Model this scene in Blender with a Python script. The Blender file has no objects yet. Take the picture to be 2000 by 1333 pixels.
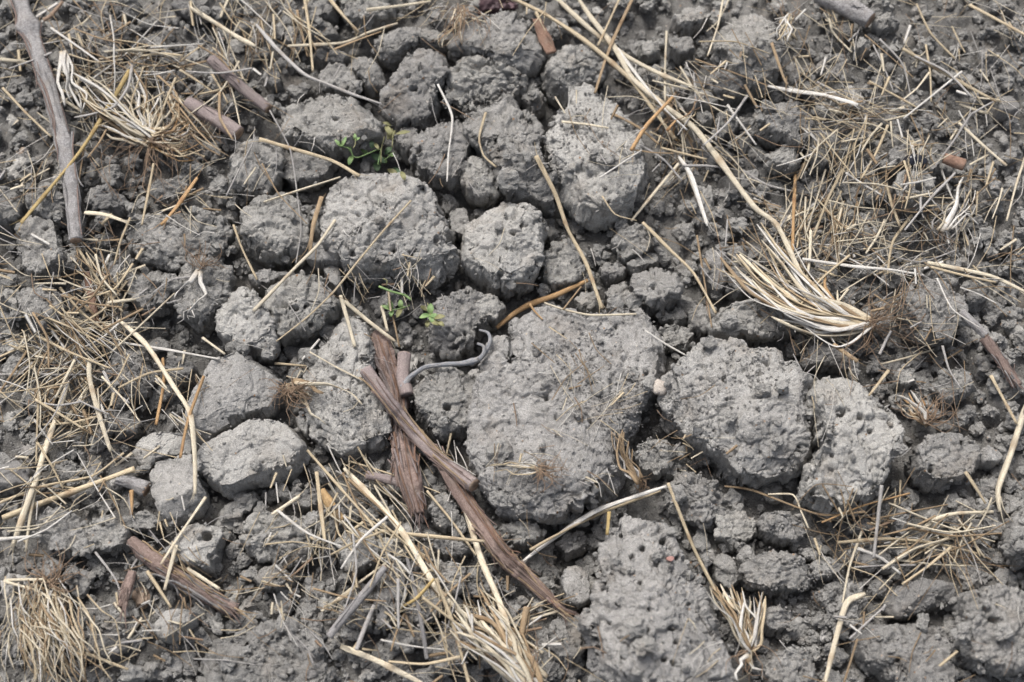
import bpy, math
import numpy as np
from mathutils import Vector

# ------------------------------------------------------------------ camera, world, sun, exposure
scene = bpy.context.scene
COL = scene.collection
ALPHA = math.radians(24.0)          # tilt of the view away from straight down
DIST = 0.83
LENS, SENSOR = 50.0, 36.0
TGT = np.array([0.0, 0.0, 0.015])
CAMPOS = TGT + DIST * np.array([0.0, -math.sin(ALPHA), math.cos(ALPHA)])
cam_data = bpy.data.cameras.new('camera')
cam_data.lens = LENS; cam_data.sensor_width = SENSOR
cam_data.clip_start = 0.01; cam_data.clip_end = 100.0
cam_data.dof.use_dof = True
cam_data.dof.focus_distance = DIST - 0.008
cam_data.dof.aperture_fstop = 6.3
cam = bpy.data.objects.new('camera', cam_data)
cam.location = CAMPOS.tolist(); cam.rotation_euler = (ALPHA, 0, 0)
COL.objects.link(cam); scene.camera = cam

SUN_EL, SUN_AZ = math.radians(58), math.radians(-28)   # azimuth clockwise from +y (top of the picture)
world = bpy.data.worlds.new('World'); scene.world = world; world.use_nodes = True
wn = world.node_tree.nodes; wl = world.node_tree.links; wn.clear()
sky = wn.new('ShaderNodeTexSky'); sky.sky_type = 'NISHITA'; sky.sun_disc = False
sky.sun_elevation = SUN_EL; sky.sun_rotation = SUN_AZ
sky.air_density = 1.0; sky.dust_density = 6.0; sky.ozone_density = 0.6
bg = wn.new('ShaderNodeBackground'); bg.inputs['Strength'].default_value = 0.10
wo = wn.new('ShaderNodeOutputWorld')
hs = wn.new('ShaderNodeHueSaturation'); hs.inputs['Saturation'].default_value = 0.5     # overcast: nearly white
wl.new(sky.outputs['Color'], hs.inputs['Color']); wl.new(hs.outputs['Color'], bg.inputs['Color']); wl.new(bg.outputs[0], wo.inputs['Surface'])
sun_d = bpy.data.lights.new('sun', 'SUN'); sun_d.energy = 1.5; sun_d.angle = math.radians(22)
sun_d.color = (1.0, 0.98, 0.955)
sun = bpy.data.objects.new('sun', sun_d)
sd = Vector((math.sin(SUN_AZ)*math.cos(SUN_EL), math.cos(SUN_AZ)*math.cos(SUN_EL), math.sin(SUN_EL)))
sun.rotation_euler = sd.to_track_quat('Z', 'Y').to_euler(); sun.location = (sd*2).to_tuple()
COL.objects.link(sun)
vs = scene.view_settings
vs.view_transform = 'Standard'; vs.look = 'None'; vs.gamma = 1.0; vs.use_curve_mapping = False
vs.exposure = 1.05
scene.cycles.use_denoising = True
scene.cycles.max_bounces = 5; scene.cycles.diffuse_bounces = 3; scene.cycles.glossy_bounces = 2

# ------------------------------------------------------------------ photo pixel -> place
F = SENSOR / LENS / 2000.0
UP = np.array([0.0, math.cos(ALPHA), math.sin(ALPHA)]); FW = np.array([0.0, math.sin(ALPHA), -math.cos(ALPHA)])
def at(px, py, z):
    """world point (metres) at height z seen at photo pixel px,py"""
    px = np.asarray(px, float); py = np.asarray(py, float); z = np.asarray(z, float)
    a = (px-1000.0)*F; b = -(py-666.5)*F
    dx = a; dy = b*UP[1]+FW[1]; dz = b*UP[2]+FW[2]
    t = (z-CAMPOS[2])/dz
    return np.stack([CAMPOS[0]+t*dx, CAMPOS[1]+t*dy, np.broadcast_to(z, np.shape(t))], -1)
def proj(P):
    d = P-CAMPOS
    dep = d@FW
    return d[..., 0]/dep/F+1000.0, -(d@UP)/dep/F+666.5
PX = 0.0003                         # about one photo pixel in metres

# ------------------------------------------------------------------ noise
RNG = np.random.default_rng(11)
_perm = RNG.permutation(4096)
_g = RNG.normal(size=(4096, 3)); _g /= np.linalg.norm(_g, axis=1)[:, None]; _g = _g.astype(np.float32)
_r = RNG.random((4096, 4)).astype(np.float32)
def _hash(ix, iy, iz):
    return _perm[(_perm[(_perm[ix & 4095]+iy) & 4095]+iz) & 4095]
def perlin(p):
    f = np.floor(p); i = f.astype(np.int64); q = (p-f).astype(np.float32)
    w = q*q*q*(q*(q*6-15)+10)
    out = 0
    for a in (0, 1):
        wx = w[:, 0] if a else 1-w[:, 0]
        for b in (0, 1):
            wy = w[:, 1] if b else 1-w[:, 1]
            for c in (0, 1):
                wz = w[:, 2] if c else 1-w[:, 2]
                g = _g[_hash(i[:, 0]+a, i[:, 1]+b, i[:, 2]+c)]
                out = out + wx*wy*wz*(g[:, 0]*(q[:, 0]-a)+g[:, 1]*(q[:, 1]-b)+g[:, 2]*(q[:, 2]-c))
    return out*1.6
def worley(p):
    """nearest feature distance, second distance and a random number of the nearest cell"""
    f = np.floor(p-0.5); i = f.astype(np.int64)
    d1 = np.full(len(p), 9.0, np.float32); d2 = d1.copy(); rn = np.zeros(len(p), np.float32)
    for a in (0, 1):
        for b in (0, 1):
            for c in (0, 1):
                h = _hash(i[:, 0]+a, i[:, 1]+b, i[:, 2]+c); r = _r[h]
                dx = f[:, 0]+a+0.15+0.7*r[:, 0]-p[:, 0]; dy = f[:, 1]+b+0.15+0.7*r[:, 1]-p[:, 1]; dz = f[:, 2]+c+0.15+0.7*r[:, 2]-p[:, 2]
                d = np.sqrt(dx*dx+dy*dy+dz*dz)
                m = d < d1
                d2 = np.where(m, d1, np.minimum(d2, d)); rn = np.where(m, r[:, 3], rn); d1 = np.where(m, d, d1)
    return d1, d2, rn
def frac(p, warp=0.0):
    """broken relief: every cell of a warped cellular pattern is one tilted flat facet"""
    if warp: p = p+warp*np.stack([perlin(p*1.9+3), perlin(p*1.9+40), perlin(p*1.9+80)], 1)
    f = np.floor(p-0.5); i = f.astype(np.int64)
    best = np.full(len(p), 9.0, np.float32); out = np.zeros(len(p), np.float32); sec = best.copy()
    for a in (0, 1):
        for b in (0, 1):
            for c in (0, 1):
                h = _hash(i[:, 0]+a, i[:, 1]+b, i[:, 2]+c); r = _r[h]
                dx = p[:, 0]-f[:, 0]-a-0.1-0.8*r[:, 0]; dy = p[:, 1]-f[:, 1]-b-0.1-0.8*r[:, 1]; dz = p[:, 2]-f[:, 2]-c-0.1-0.8*r[:, 2]
                d = dx*dx+dy*dy+dz*dz
                m = d < best
                g = _g[(h*7+13) & 4095]
                v = (r[:, 3]-0.5)*1.1+0.9*(g[:, 0]*dx+g[:, 1]*dy+g[:, 2]*dz)
                sec = np.where(m, best, np.minimum(sec, d)); out = np.where(m, v, out); best = np.where(m, d, best)
    return out-0.35*sstep(0.10, 0.0, np.sqrt(sec)-np.sqrt(best))      # seams stand a little open
def sstep(a, b, x):
    t = np.clip((x-a)/(b-a), 0, 1); return t*t*(3-2*t)

# ------------------------------------------------------------------ mesh helpers
def mesh(name, V, quads=None, tris=None, smooth=True, uv=None, tint=None, mat=None):
    me = bpy.data.meshes.new(name)
    V = np.ascontiguousarray(V, np.float32)
    L = []; tot = []
    if quads is not None and len(quads): L.append(np.asarray(quads, np.int32).ravel()); tot.append(np.full(len(quads), 4, np.int32))
    if tris is not None and len(tris): L.append(np.asarray(tris, np.int32).ravel()); tot.append(np.full(len(tris), 3, np.int32))
    L = np.concatenate(L); tot = np.concatenate(tot)
    st = np.concatenate([[0], np.cumsum(tot)[:-1]]).astype(np.int32)
    me.vertices.add(len(V)); me.vertices.foreach_set('co', V.ravel())
    me.loops.add(len(L)); me.loops.foreach_set('vertex_index', L)
    me.polygons.add(len(tot)); me.polygons.foreach_set('loop_start', st); me.polygons.foreach_set('loop_total', tot)
    me.polygons.foreach_set('use_smooth', np.full(len(tot), bool(smooth)))
    if uv is not None:
        a = me.attributes.new('along', 'FLOAT_VECTOR', 'POINT'); a.data.foreach_set('vector', np.ascontiguousarray(uv, np.float32).ravel())
    if tint is not None:
        a = me.attributes.new('tint', 'FLOAT', 'POINT'); a.data.foreach_set('value', np.ascontiguousarray(tint, np.float32))
    me.update(calc_edges=True)
    if mat is not None: me.materials.append(mat)
    return me
def link(name, me, parent=None, loc=None, label=None, cat=None, group=None, kind=None):
    o = bpy.data.objects.new(name, me); COL.objects.link(o)
    if loc is not None: o.location = [float(v) for v in loc]
    if parent is not None: o.parent = parent
    if label: o['label'] = label
    if cat: o['category'] = cat
    if group: o['group'] = group
    if kind: o['kind'] = kind
    return o
def thing(name, label, cat, loc, group=None):
    return link(name, None, None, loc, label, cat, group)

# ------------------------------------------------------------------ materials
class NT:
    def __init__(s, name):
        s.m = bpy.data.materials.new(name); s.m.use_nodes = True
        s.t = s.m.node_tree; s.n = s.t.nodes; s.l = s.t.links
        s.b = s.n['Principled BSDF']
    def node(s, typ, props=None, **ins):
        n = s.n.new(typ)
        for k, v in (props or {}).items(): setattr(n, k, v)
        for k, v in ins.items(): s.set(n, k, v)
        return n
    def set(s, n, k, v):
        i = n.inputs[int(k[1:])] if k[0] == '_' else n.inputs[k.replace('_', ' ')]
        if isinstance(v, bpy.types.NodeSocket): s.l.new(v, i)
        else: i.default_value = v
    def noise(s, vec, scale, detail=3, rough=0.55): return s.node('ShaderNodeTexNoise', Vector=vec, Scale=scale, Detail=detail, Roughness=rough).outputs['Fac']
    def ramp(s, fac, a, b, ca=(0,0,0,1), cb=(1,1,1,1)):
        r = s.node('ShaderNodeValToRGB', Fac=fac); e = r.color_ramp.elements
        e[0].position = a; e[1].position = b; e[0].color = ca; e[1].color = cb
        return r.outputs['Color']
    def mix(s, fac, a, b, typ='MIX'):
        return s.node('ShaderNodeMix', dict(data_type='RGBA', blend_type=typ), _0=fac, _6=a, _7=b).outputs[2]
    def math(s, op, a, b=0.0): return s.node('ShaderNodeMath', dict(operation=op), _0=a, _1=b).outputs[0]
def c4(*c): return (c[0], c[1], c[2], 1.0)

def soil_mat(name, dark, light, dust, bump=1.0, speck=0.5):
    k = NT(name)
    tc = k.node('ShaderNodeTexCoord'); oi = k.node('ShaderNodeObjectInfo')
    off = k.node('ShaderNodeVectorMath', dict(operation='SCALE'), _0=(3.1, 7.7, 5.3)); k.l.new(oi.outputs['Random'], off.inputs['Scale'])
    v = k.node('ShaderNodeVectorMath', dict(operation='ADD'), _0=tc.outputs['Object'], _1=off.outputs[0]).outputs[0]
    n1 = k.noise(v, 55, 4, 0.6); n2 = k.noise(v, 330, 4, 0.65); n3 = k.noise(v, 1700, 2, 0.6)
    col = k.mix(k.ramp(n1, 0.34, 0.66), dark, light)
    col = k.mix(k.math('MULTIPLY', k.ramp(n2, 0.42, 0.68), 0.55), col, dust)
    col = k.mix(0.75, col, k.ramp(n3, 0.3, 0.72, c4(.52, .52, .52), c4(1.34, 1.34, 1.34)), 'MULTIPLY')
    st = k.noise(v, 38, 3, 0.6); col = k.mix(k.math('MULTIPLY', k.ramp(st, 0.56, 0.72), 0.35), col, c4(.225, .185, .145))   # brown stains
    tintv = k.math('ADD', k.math('MULTIPLY', oi.outputs['Random'], 0.24), 0.87)
    cb = k.node('ShaderNodeCombineColor', Red=tintv, Green=tintv, Blue=k.math('ADD', k.math('MULTIPLY', tintv, 0.9), 0.09))
    col = k.mix(1.0, col, cb.outputs[0], 'MULTIPLY')
    # sand grains, bits of chaff
    vo = k.node('ShaderNodeTexVoronoi', dict(feature='F1'), Vector=v, Scale=420.0)
    rare = k.math('GREATER_THAN', k.node('ShaderNodeSeparateColor', Color=vo.outputs['Color']).outputs[0], 1.0-0.07*speck)
    near = k.math('LESS_THAN', vo.outputs['Distance'], 0.30)
    gcol = k.mix(k.node('ShaderNodeSeparateColor', Color=vo.outputs['Color']).outputs[1], c4(.42, .40, .36), c4(.24, .15, .09))
    col = k.mix(k.math('MULTIPLY', rare, near), col, gcol)
    k.set(k.b, 'Base_Color', col); k.set(k.b, 'Roughness', 0.97); k.set(k.b, 'Specular_IOR_Level', 0.12)
    h = k.math('ADD', k.math('MULTIPLY', k.noise(v, 850, 5, 0.65), 1.0), k.math('MULTIPLY', k.noise(v, 2600, 2, 0.6), 0.6))
    vb = k.node('ShaderNodeTexVoronoi', dict(feature='F1'), Vector=v, Scale=400.0)      # fine pores in some of the cells
    por = k.math('MULTIPLY', k.ramp(vb.outputs['Distance'], 0.08, 0.34, c4(1, 1, 1), c4(0, 0, 0)), k.math('GREATER_THAN', k.node('ShaderNodeSeparateColor', Color=vb.outputs['Color']).outputs[1], 0.55))
    h = k.math('SUBTRACT', h, k.math('MULTIPLY', por, 0.9))
    bp = k.node('ShaderNodeBump', Strength=0.85*bump, Distance=0.0015, Height=h)
    k.set(k.b, 'Normal', bp.outputs[0])
    return k.m
M = {}
M['clod'] = soil_mat('clod_soil', c4(.222, .215, .203), c4(.318, .309, .295), c4(.385, .375, .359))
M['dusty'] = soil_mat('dusty_clod_soil', c4(.275, .267, .254), c4(.372, .362, .347), c4(.440, .429, .412), 0.9)
M['damp'] = soil_mat('darker_clod_soil', c4(.178, .173, .165), c4(.262, .255, .245), c4(.318, .311, .300))  # the clod soil again in a darker overall tone
M['ground'] = soil_mat('ground_soil', c4(.130, .125, .118), c4(.210, .204, .195), c4(.265, .258, .248), 1.2)
M['crumb'] = soil_mat('crumb_soil', c4(.190, .185, .177), c4(.285, .278, .268), c4(.345, .338, .327))
M['stone'] = soil_mat('smooth_stone', c4(.150, .144, .138), c4(.200, .194, .186), c4(.235, .228, .220), 0.35, 0.1)
M['pink'] = soil_mat('pinkish_stone', c4(.38, .335, .295), c4(.45, .41, .37), c4(.50, .46, .42), 0.4, 0.2)

def straw_mat(name, a, b, node_c, rough=0.55, streak=1.0):
    k = NT(name)
    at_ = k.node('ShaderNodeAttribute', dict(attribute_name='along')); ti = k.node('ShaderNodeAttribute', dict(attribute_name='tint'))
    oi = k.node('ShaderNodeObjectInfo')
    sc = k.node('ShaderNodeVectorMath', dict(operation='MULTIPLY'), _0=at_.outputs['Vector'], _1=(60.0, 1.0, 9.0))
    off = k.node('ShaderNodeVectorMath', dict(operation='SCALE'), _0=(31., 17., 53.)); k.l.new(oi.outputs['Random'], off.inputs['Scale'])
    v = k.node('ShaderNodeVectorMath', dict(operation='ADD'), _0=sc.outputs[0], _1=off.outputs[0]).outputs[0]
    n = k.noise(v, 1.6, 4, 0.6); n2 = k.noise(v, 0.35, 3, 0.6)
    col = k.mix(k.ramp(n, 0.33, 0.68), a, b)
    col = k.mix(k.math('MULTIPLY', k.ramp(n2, 0.48, 0.75), 0.55*streak), col, node_c)
    col = k.mix(ti.outputs['Fac'], col, node_c)
    dirt = k.noise(k.node('ShaderNodeTexCoord').outputs['Object'], 130, 4, 0.65)
    col = k.mix(k.math('MULTIPLY', k.ramp(dirt, 0.54, 0.74), 0.38), col, c4(.23, .205, .175))   # soil clinging to it
    t2 = k.math('ADD', k.math('MULTIPLY', oi.outputs['Random'], 0.3), 0.82)
    cb = k.node('ShaderNodeCombineColor', Red=t2, Green=t2, Blue=t2)
    col = k.mix(1.0, col, cb.outputs[0], 'MULTIPLY')
    k.set(k.b, 'Base_Color', col); k.set(k.b, 'Roughness', rough); k.set(k.b, 'Specular_IOR_Level', 0.35)
    bp = k.node('ShaderNodeBump', Strength=0.8, Distance=0.0008, Height=n); k.set(k.b, 'Normal', bp.outputs[0])
    return k.m
M['gold'] = straw_mat('golden_straw', c4(.37, .295, .190), c4(.54, .46, .325), c4(.28, .19, .11))
M['pale'] = straw_mat('pale_straw', c4(.48, .415, .30), c4(.68, .62, .495), c4(.34, .255, .165))
M['white'] = straw_mat('bleached_straw', c4(.48, .455, .415), c4(.68, .665, .63), c4(.38, .315, .23))
M['tan'] = straw_mat('tan_straw', c4(.235, .165, .098), c4(.38, .285, .18), c4(.15, .09, .045), 0.7)
M['grey'] = straw_mat('grey_straw', c4(.27, .26, .25), c4(.46, .44, .42), c4(.20, .17, .14), 0.7)
M['olive'] = straw_mat('olive_straw', c4(.32, .23, .09), c4(.45, .345, .16), c4(.22, .14, .05))
M['orange'] = straw_mat('orange_straw', c4(.34, .20, .09), c4(.48, .32, .165), c4(.22, .11, .045))
M['root'] = straw_mat('rootlet', c4(.20, .135, .09), c4(.33, .24, .165), c4(.13, .08, .05), 0.8)
M['barkgrey'] = straw_mat('grey_bark', c4(.130, .124, .124), c4(.300, .290, .285), c4(.085, .074, .068), 0.85, 0.9)
M['barkbrown'] = straw_mat('brown_bark', c4(.130, .090, .077), c4(.270, .203, .176), c4(.085, .055, .045), 0.85, 0.9)
M['barkpurple'] = straw_mat('purplish_bark', c4(.150, .120, .114), c4(.255, .212, .203), c4(.100, .076, .070), 0.75, 0.7)
M['barkred'] = straw_mat('reddish_bark', c4(.16, .094, .066), c4(.26, .165, .12), c4(.10, .055, .038), 0.85)
M['tendril'] = straw_mat('grey_blue_tendril', c4(.095, .100, .112), c4(.250, .258, .275), c4(.42, .35, .26), 0.5, 0.7)
M['cutwood'] = straw_mat('cut_wood', c4(.20, .135, .095), c4(.34, .25, .18), c4(.11, .07, .05), 0.8)
def plain(name, a, b, scale, rough, spec=0.4, bump=0.3):
    k = NT(name); v = k.node('ShaderNodeTexCoord').outputs['Object']
    n = k.noise(v, scale, 4, 0.6)
    k.set(k.b, 'Base_Color', k.mix(k.ramp(n, 0.35, 0.65), a, b)); k.set(k.b, 'Roughness', rough); k.set(k.b, 'Specular_IOR_Level', spec)
    k.set(k.b, 'Normal', k.node('ShaderNodeBump', Strength=bump, Distance=0.0006, Height=n).outputs[0])
    return k.m
M['leaf'] = plain('weed_leaf', c4(.095, .160, .055), c4(.185, .265, .105), 300, 0.6)
M['leafdark'] = plain('weed_leaf_dark', c4(.055, .10, .050), c4(.12, .18, .095), 300, 0.5)
M['leafdry'] = plain('weed_leaf_dry', c4(.120, .120, .050), c4(.200, .190, .095), 300, 0.7)
M['black'] = plain('glossy_black', c4(.006, .007, .012), c4(.014, .014, .02), 200, 0.22, 0.6, 0.1)
M['maroon'] = plain('maroon_skin', c4(.030, .016, .020), c4(.095, .055, .062), 160, 0.6, 0.4, 0.6)
M['pinkspot'] = plain('pink_brick_chip', c4(.24, .13, .11), c4(.32, .19, .17), 600, 0.95)
M['husk'] = straw_mat('seed_husk', c4(.40, .25, .11), c4(.60, .42, .22), c4(.15, .08, .04), 0.45)
# ------------------------------------------------------------------ relief of dry soil
def crumble(p, rough, pits, agg, size):
    """displacement in mm along the normal; p in mm"""
    s = size
    sc = min(1.5, 0.3+s/24)
    d = rough*sc*(1.9*frac(p/15.0+3.1, 0.18)+0.5*perlin(p/8.0+13.1))
    d += rough*1.25*min(1.0, 0.5+s/40)*frac(p/6.4+33.0, 0.2)
    m2 = sstep(-0.3, 0.25, perlin(p/9.0+77.7)+agg-0.4)
    d += rough*0.75*(0.35+0.65*m2)*frac(p/2.9+12.0, 0.15)
    d -= rough*1.3*sstep(0.07, 0.0, abs(perlin(p/17.0+23.1)+0.35*perlin(p/5.0+2.2)))*min(1.0, s/18)      # cracks
    m = sstep(-0.05, 0.3, perlin(p/16.0+51.7)+0.4*perlin(p/6.0+1.7)+agg-0.6)
    w1, w2, r = worley(p/3.4+9.2)
    d += rough*m*1.2*(np.clip(1-(w1/0.62)**2, 0, 1)*(0.2+0.8*r)-0.2)                    # stuck-on crumbs
    d += rough*0.32*perlin(p/2.2+5.5)+rough*0.3*perlin(p/1.2+8.8)
    if pits > 0:
        p = p+np.stack([perlin(p/3.1+5), perlin(p/3.1+25), perlin(p/3.1+45)], 1)*1.5
        w1, w2, r = worley(p/8.5+41.0)
        rad = 0.15+0.19*((r*7.3) % 1.0)
        d -= np.where(r < pits, 5.5*sstep(rad, rad*0.55, w1), 0)
        w1, w2, r = worley(p/4.4+61.0)
        rad = 0.16+0.16*((r*5.1) % 1.0)
        d -= np.where(r < pits*0.55, 2.4*sstep(rad, rad*0.5, w1), 0)
    return d

def ray_table(poly, c, n=144):
    """radius of a polygon seen from c for n directions"""
    A = poly-c; B = np.roll(A, -1, 0)
    th = np.arange(n)/n*2*math.pi
    D = np.stack([np.cos(th), np.sin(th)], 1)
    out = np.zeros(n)
    for i in range(len(A)):
        e = B[i]-A[i]
        den = D[:, 0]*e[1]-D[:, 1]*e[0]
        den = np.where(abs(den) < 1e-12, 1e-12, den)
        t = (A[i, 0]*e[1]-A[i, 1]*e[0])/den
        u = (A[i, 0]*D[:, 1]-A[i, 1]*D[:, 0])/den
        ok = (t > 0) & (u >= -1e-6) & (u <= 1+1e-6)
        out = np.where(ok, np.maximum(out, t), out)
    out = np.where(out <= 0, np.median(out[out > 0]), out)
    for _ in range(1): out = 0.25*np.roll(out, 1)+0.5*out+0.25*np.roll(out, -1)
    return out

_GRID = {}
def disc_grid(N):
    if N in _GRID: return _GRID[N]
    a, b = np.meshgrid(np.linspace(-1, 1, N), np.linspace(-1, 1, N), indexing='ij')
    r = np.maximum(abs(a), abs(b))
    with np.errstate(divide='ignore', invalid='ignore'):
        th = np.where(abs(a) >= abs(b), np.where(a == 0, 0, (math.pi/4)*(b/np.where(a == 0, 1, a))), math.pi/2-(math.pi/4)*(a/np.where(b == 0, 1, b)))
    rr = np.where(abs(a) >= abs(b), a, b)
    x = rr*np.cos(th); y = rr*np.sin(th)
    th = np.arctan2(y, x)
    idx = np.arange(N*N).reshape(N, N)
    q = np.stack([idx[:-1, :-1], idx[1:, :-1], idx[1:, 1:], idx[:-1, 1:]], -1).reshape(-1, 4)
    _GRID[N] = (th, r, q); return _GRID[N]

def grid_normals(P, N):
    G = P.reshape(N, N, 3)
    du = np.gradient(G, axis=0); dv = np.gradient(G, axis=1)
    n = np.cross(du, dv).reshape(-1, 3)
    l = np.linalg.norm(n, axis=1)[:, None]; l[l == 0] = 1
    return n/l

def clod_shape(rtab, up, dn, N, seed, rough=1.0, pits=0.25, agg=0.5, box=0.62, facets=6, tilt=(0, 0), crinkle=1.0, lump=1.0):
    """local vertices in mm, z=0 at the widest level; rtab radius table in mm"""
    rng = np.random.default_rng(seed)
    th, r, q = disc_grid(N)
    th = th.ravel(); r = r.ravel()
    pa = math.asin(0.86**(1/box))                 # even spacing over the top, then down the side, then underneath
    phi = np.where(r < 0.54, np.arcsin(np.clip(r/0.54*0.86, 0, 1)**(1/box)), np.where(r < 0.93, pa+(r-0.54)/0.39*(math.radians(106)-pa), math.radians(106)+(r-0.93)/0.07*math.radians(58)))
    n = len(rtab); f = (th/(2*math.pi)*n) % n
    i0 = np.floor(f).astype(int) % n; w = f-np.floor(f)
    R = rtab[i0]*(1-w)+rtab[(i0+1) % n]*w
    s, c = np.sin(phi), np.cos(phi)
    rad = np.abs(s)**box
    z = np.where(c >= 0, up*np.abs(c)**(box*0.95), -dn*np.abs(c)**0.8)
    P = np.stack([R*rad*np.cos(th), R*rad*np.sin(th), z], 1)
    size = float(np.mean(rtab))
    off = rng.uniform(0, 400, 3)
    nr = grid_normals(P, N)
    big = 0.10*size*perlin((P+off)/(0.9*size))+0.03*size*perlin((P+off)/(0.4*size)+17.3)
    big = big+0.072*size*frac((P+off)/(0.62*size)+5.0, 0.12)      # big broken faces and ledges
    P = P+nr*(big*lump)[:, None]
    for k in range(facets):                       # broken flat faces: bevels over the top, then steep sides
        az = rng.uniform(0, 2*math.pi)
        if k % 3: el, lo, hi = rng.uniform(0.75, 1.5), 0.70, 0.90
        else: el, lo, hi = rng.uniform(0.05, 0.6), 0.84, 0.97
        nv = np.array([math.cos(az)*math.cos(el), math.sin(az)*math.cos(el), math.sin(el)])
        dd = P@nv; lim = dd.max()*rng.uniform(lo, hi)
        P = P-np.outer(np.maximum(dd-lim, 0)*1.0, nv)
    P[:, 2] += (P[:, 0]*tilt[0]+P[:, 1]*tilt[1])
    nr = grid_normals(P, N)
    d = crumble((P+off).astype(np.float64), rough, pits, agg, size)*crinkle
    P = P+nr*d[:, None]
    return P, q

# ------------------------------------------------------------------ surface height seen at each photo pixel
ZC = 3; X0, Y0 = -700, -600; ZW, ZH = int(3400/ZC), int(2600/ZC)
ZI = np.full((ZH, ZW), -1.0)
ZB = None
CLODMASK = np.zeros((ZH, ZW), bool)
def splat(P, mask=False, spread=1):
    x, y = proj(P)
    i = ((y-Y0)/ZC).astype(int); j = ((x-X0)/ZC).astype(int)
    ok = (i > 1) & (j > 1) & (i < ZH-2) & (j < ZW-2)
    i, j, z = i[ok], j[ok], P[ok, 2]
    if ZB is not None: z = np.minimum(z, ZB[i, j]+0.007)     # straw piles stay low
    np.maximum.at(ZI, (i, j), z)
    if mask: CLODMASK[i, j] = True
def fill_holes():
    for _ in range(6):
        h = ZI < -0.5
        if not h.any(): break
        m = np.full_like(ZI, -1.0)
        for a in (-1, 0, 1):
            for b in (-1, 0, 1):
                m = np.maximum(m, np.roll(np.roll(ZI, a, 0), b, 1))
        ZI[h] = m[h]
def close_gaps():
    """median-ish closing so that thin speckle holes do not swallow straws"""
    global ZI
    st = np.stack([np.roll(np.roll(ZI, a, 0), b, 1) for a in (-1, 0, 1) for b in (-1, 0, 1)])
    st.sort(0); ZI = np.maximum(ZI, st[5])
def zat(px, py):
    i = np.clip(((np.asarray(py)-Y0)/ZC).astype(int), 1, ZH-2); j = np.clip(((np.asarray(px)-X0)/ZC).astype(int), 1, ZW-2)
    return ZI[i, j]

# ------------------------------------------------------------------ ground
def ground_base(x, y):
    """smooth ground height (m) by place"""
    g = lambda cx, cy, sx, sy: np.exp(-((x-cx)/sx)**2-((y-cy)/sy)**2)
    z = 0.012*g(0.25, 0.16, 0.13, 0.16)+0.010*g(0.33, -0.13, 0.10, 0.14)+0.006*g(-0.25, 0.17, 0.14, 0.10)
    z += 0.005*g(-0.22, -0.17, 0.12, 0.08)-0.016*g(0.02, 0.0, 0.24, 0.16)-0.006*g(-0.05,0.19,0.12,0.06)+0.006*g(-0.13, -0.2, 0.09, 0.05)
    z += -0.012*g(0.035, -0.125, 0.035, 0.03)-0.008*g(0.135, -0.16, 0.03, 0.05)
    return z
def build_ground():
    fx = np.arange(-0.40, 0.4001, 0.0027); fy = np.arange(-0.29, 0.3301, 0.0027)
    def ext(f):
        lo, hi = [], []; s = 0.0035; v = f[-1]
        while v < 14: v += s; hi.append(v); s *= 1.3
        s = 0.0035; v = f[0]
        while v > -14: v -= s; lo.append(v); s *= 1.3
        return np.array(lo[::-1]+list(f)+hi)
    gx, gy = ext(fx), ext(fy)
    nx, ny = len(gx), len(gy)
    X, Y = np.meshgrid(gx, gy, indexing='ij')
    x, y = X.ravel(), Y.ravel()
    z = ground_base(x, y)
    p = np.stack([x*1000, y*1000, z*1000], 1)
    d = 5.0*perlin(p/62+7)+4.2*perlin(p/27+3)
    w1, w2, r = worley(p/23.0+190.0)
    d += 5.0*(sstep(0, 0.35, w2-w1)*(0.25+0.75*r)-0.35)
    d += crumble(p*np.array([1, 1, 1.0])+500, 1.5, 0.15, 0.75, 14.0)
    w1, w2, r = worley(p/13.0+90.0)
    d += 4.0*(sstep(0, 0.35, w2-w1)*r-0.3)
    z = z+d/1000
    idx = np.arange(nx*ny).reshape(nx, ny)
    q = np.stack([idx[:-1, :-1], idx[1:, :-1], idx[1:, 1:], idx[:-1, 1:]], -1).reshape(-1, 4)
    P = np.stack([x, y, z], 1)
    link('ground', mesh('ground', P, q, mat=M['ground']), kind='structure', label='dark crumbly field soil between the clods')
    splat(P)
    fill_holes()
build_ground()
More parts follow.
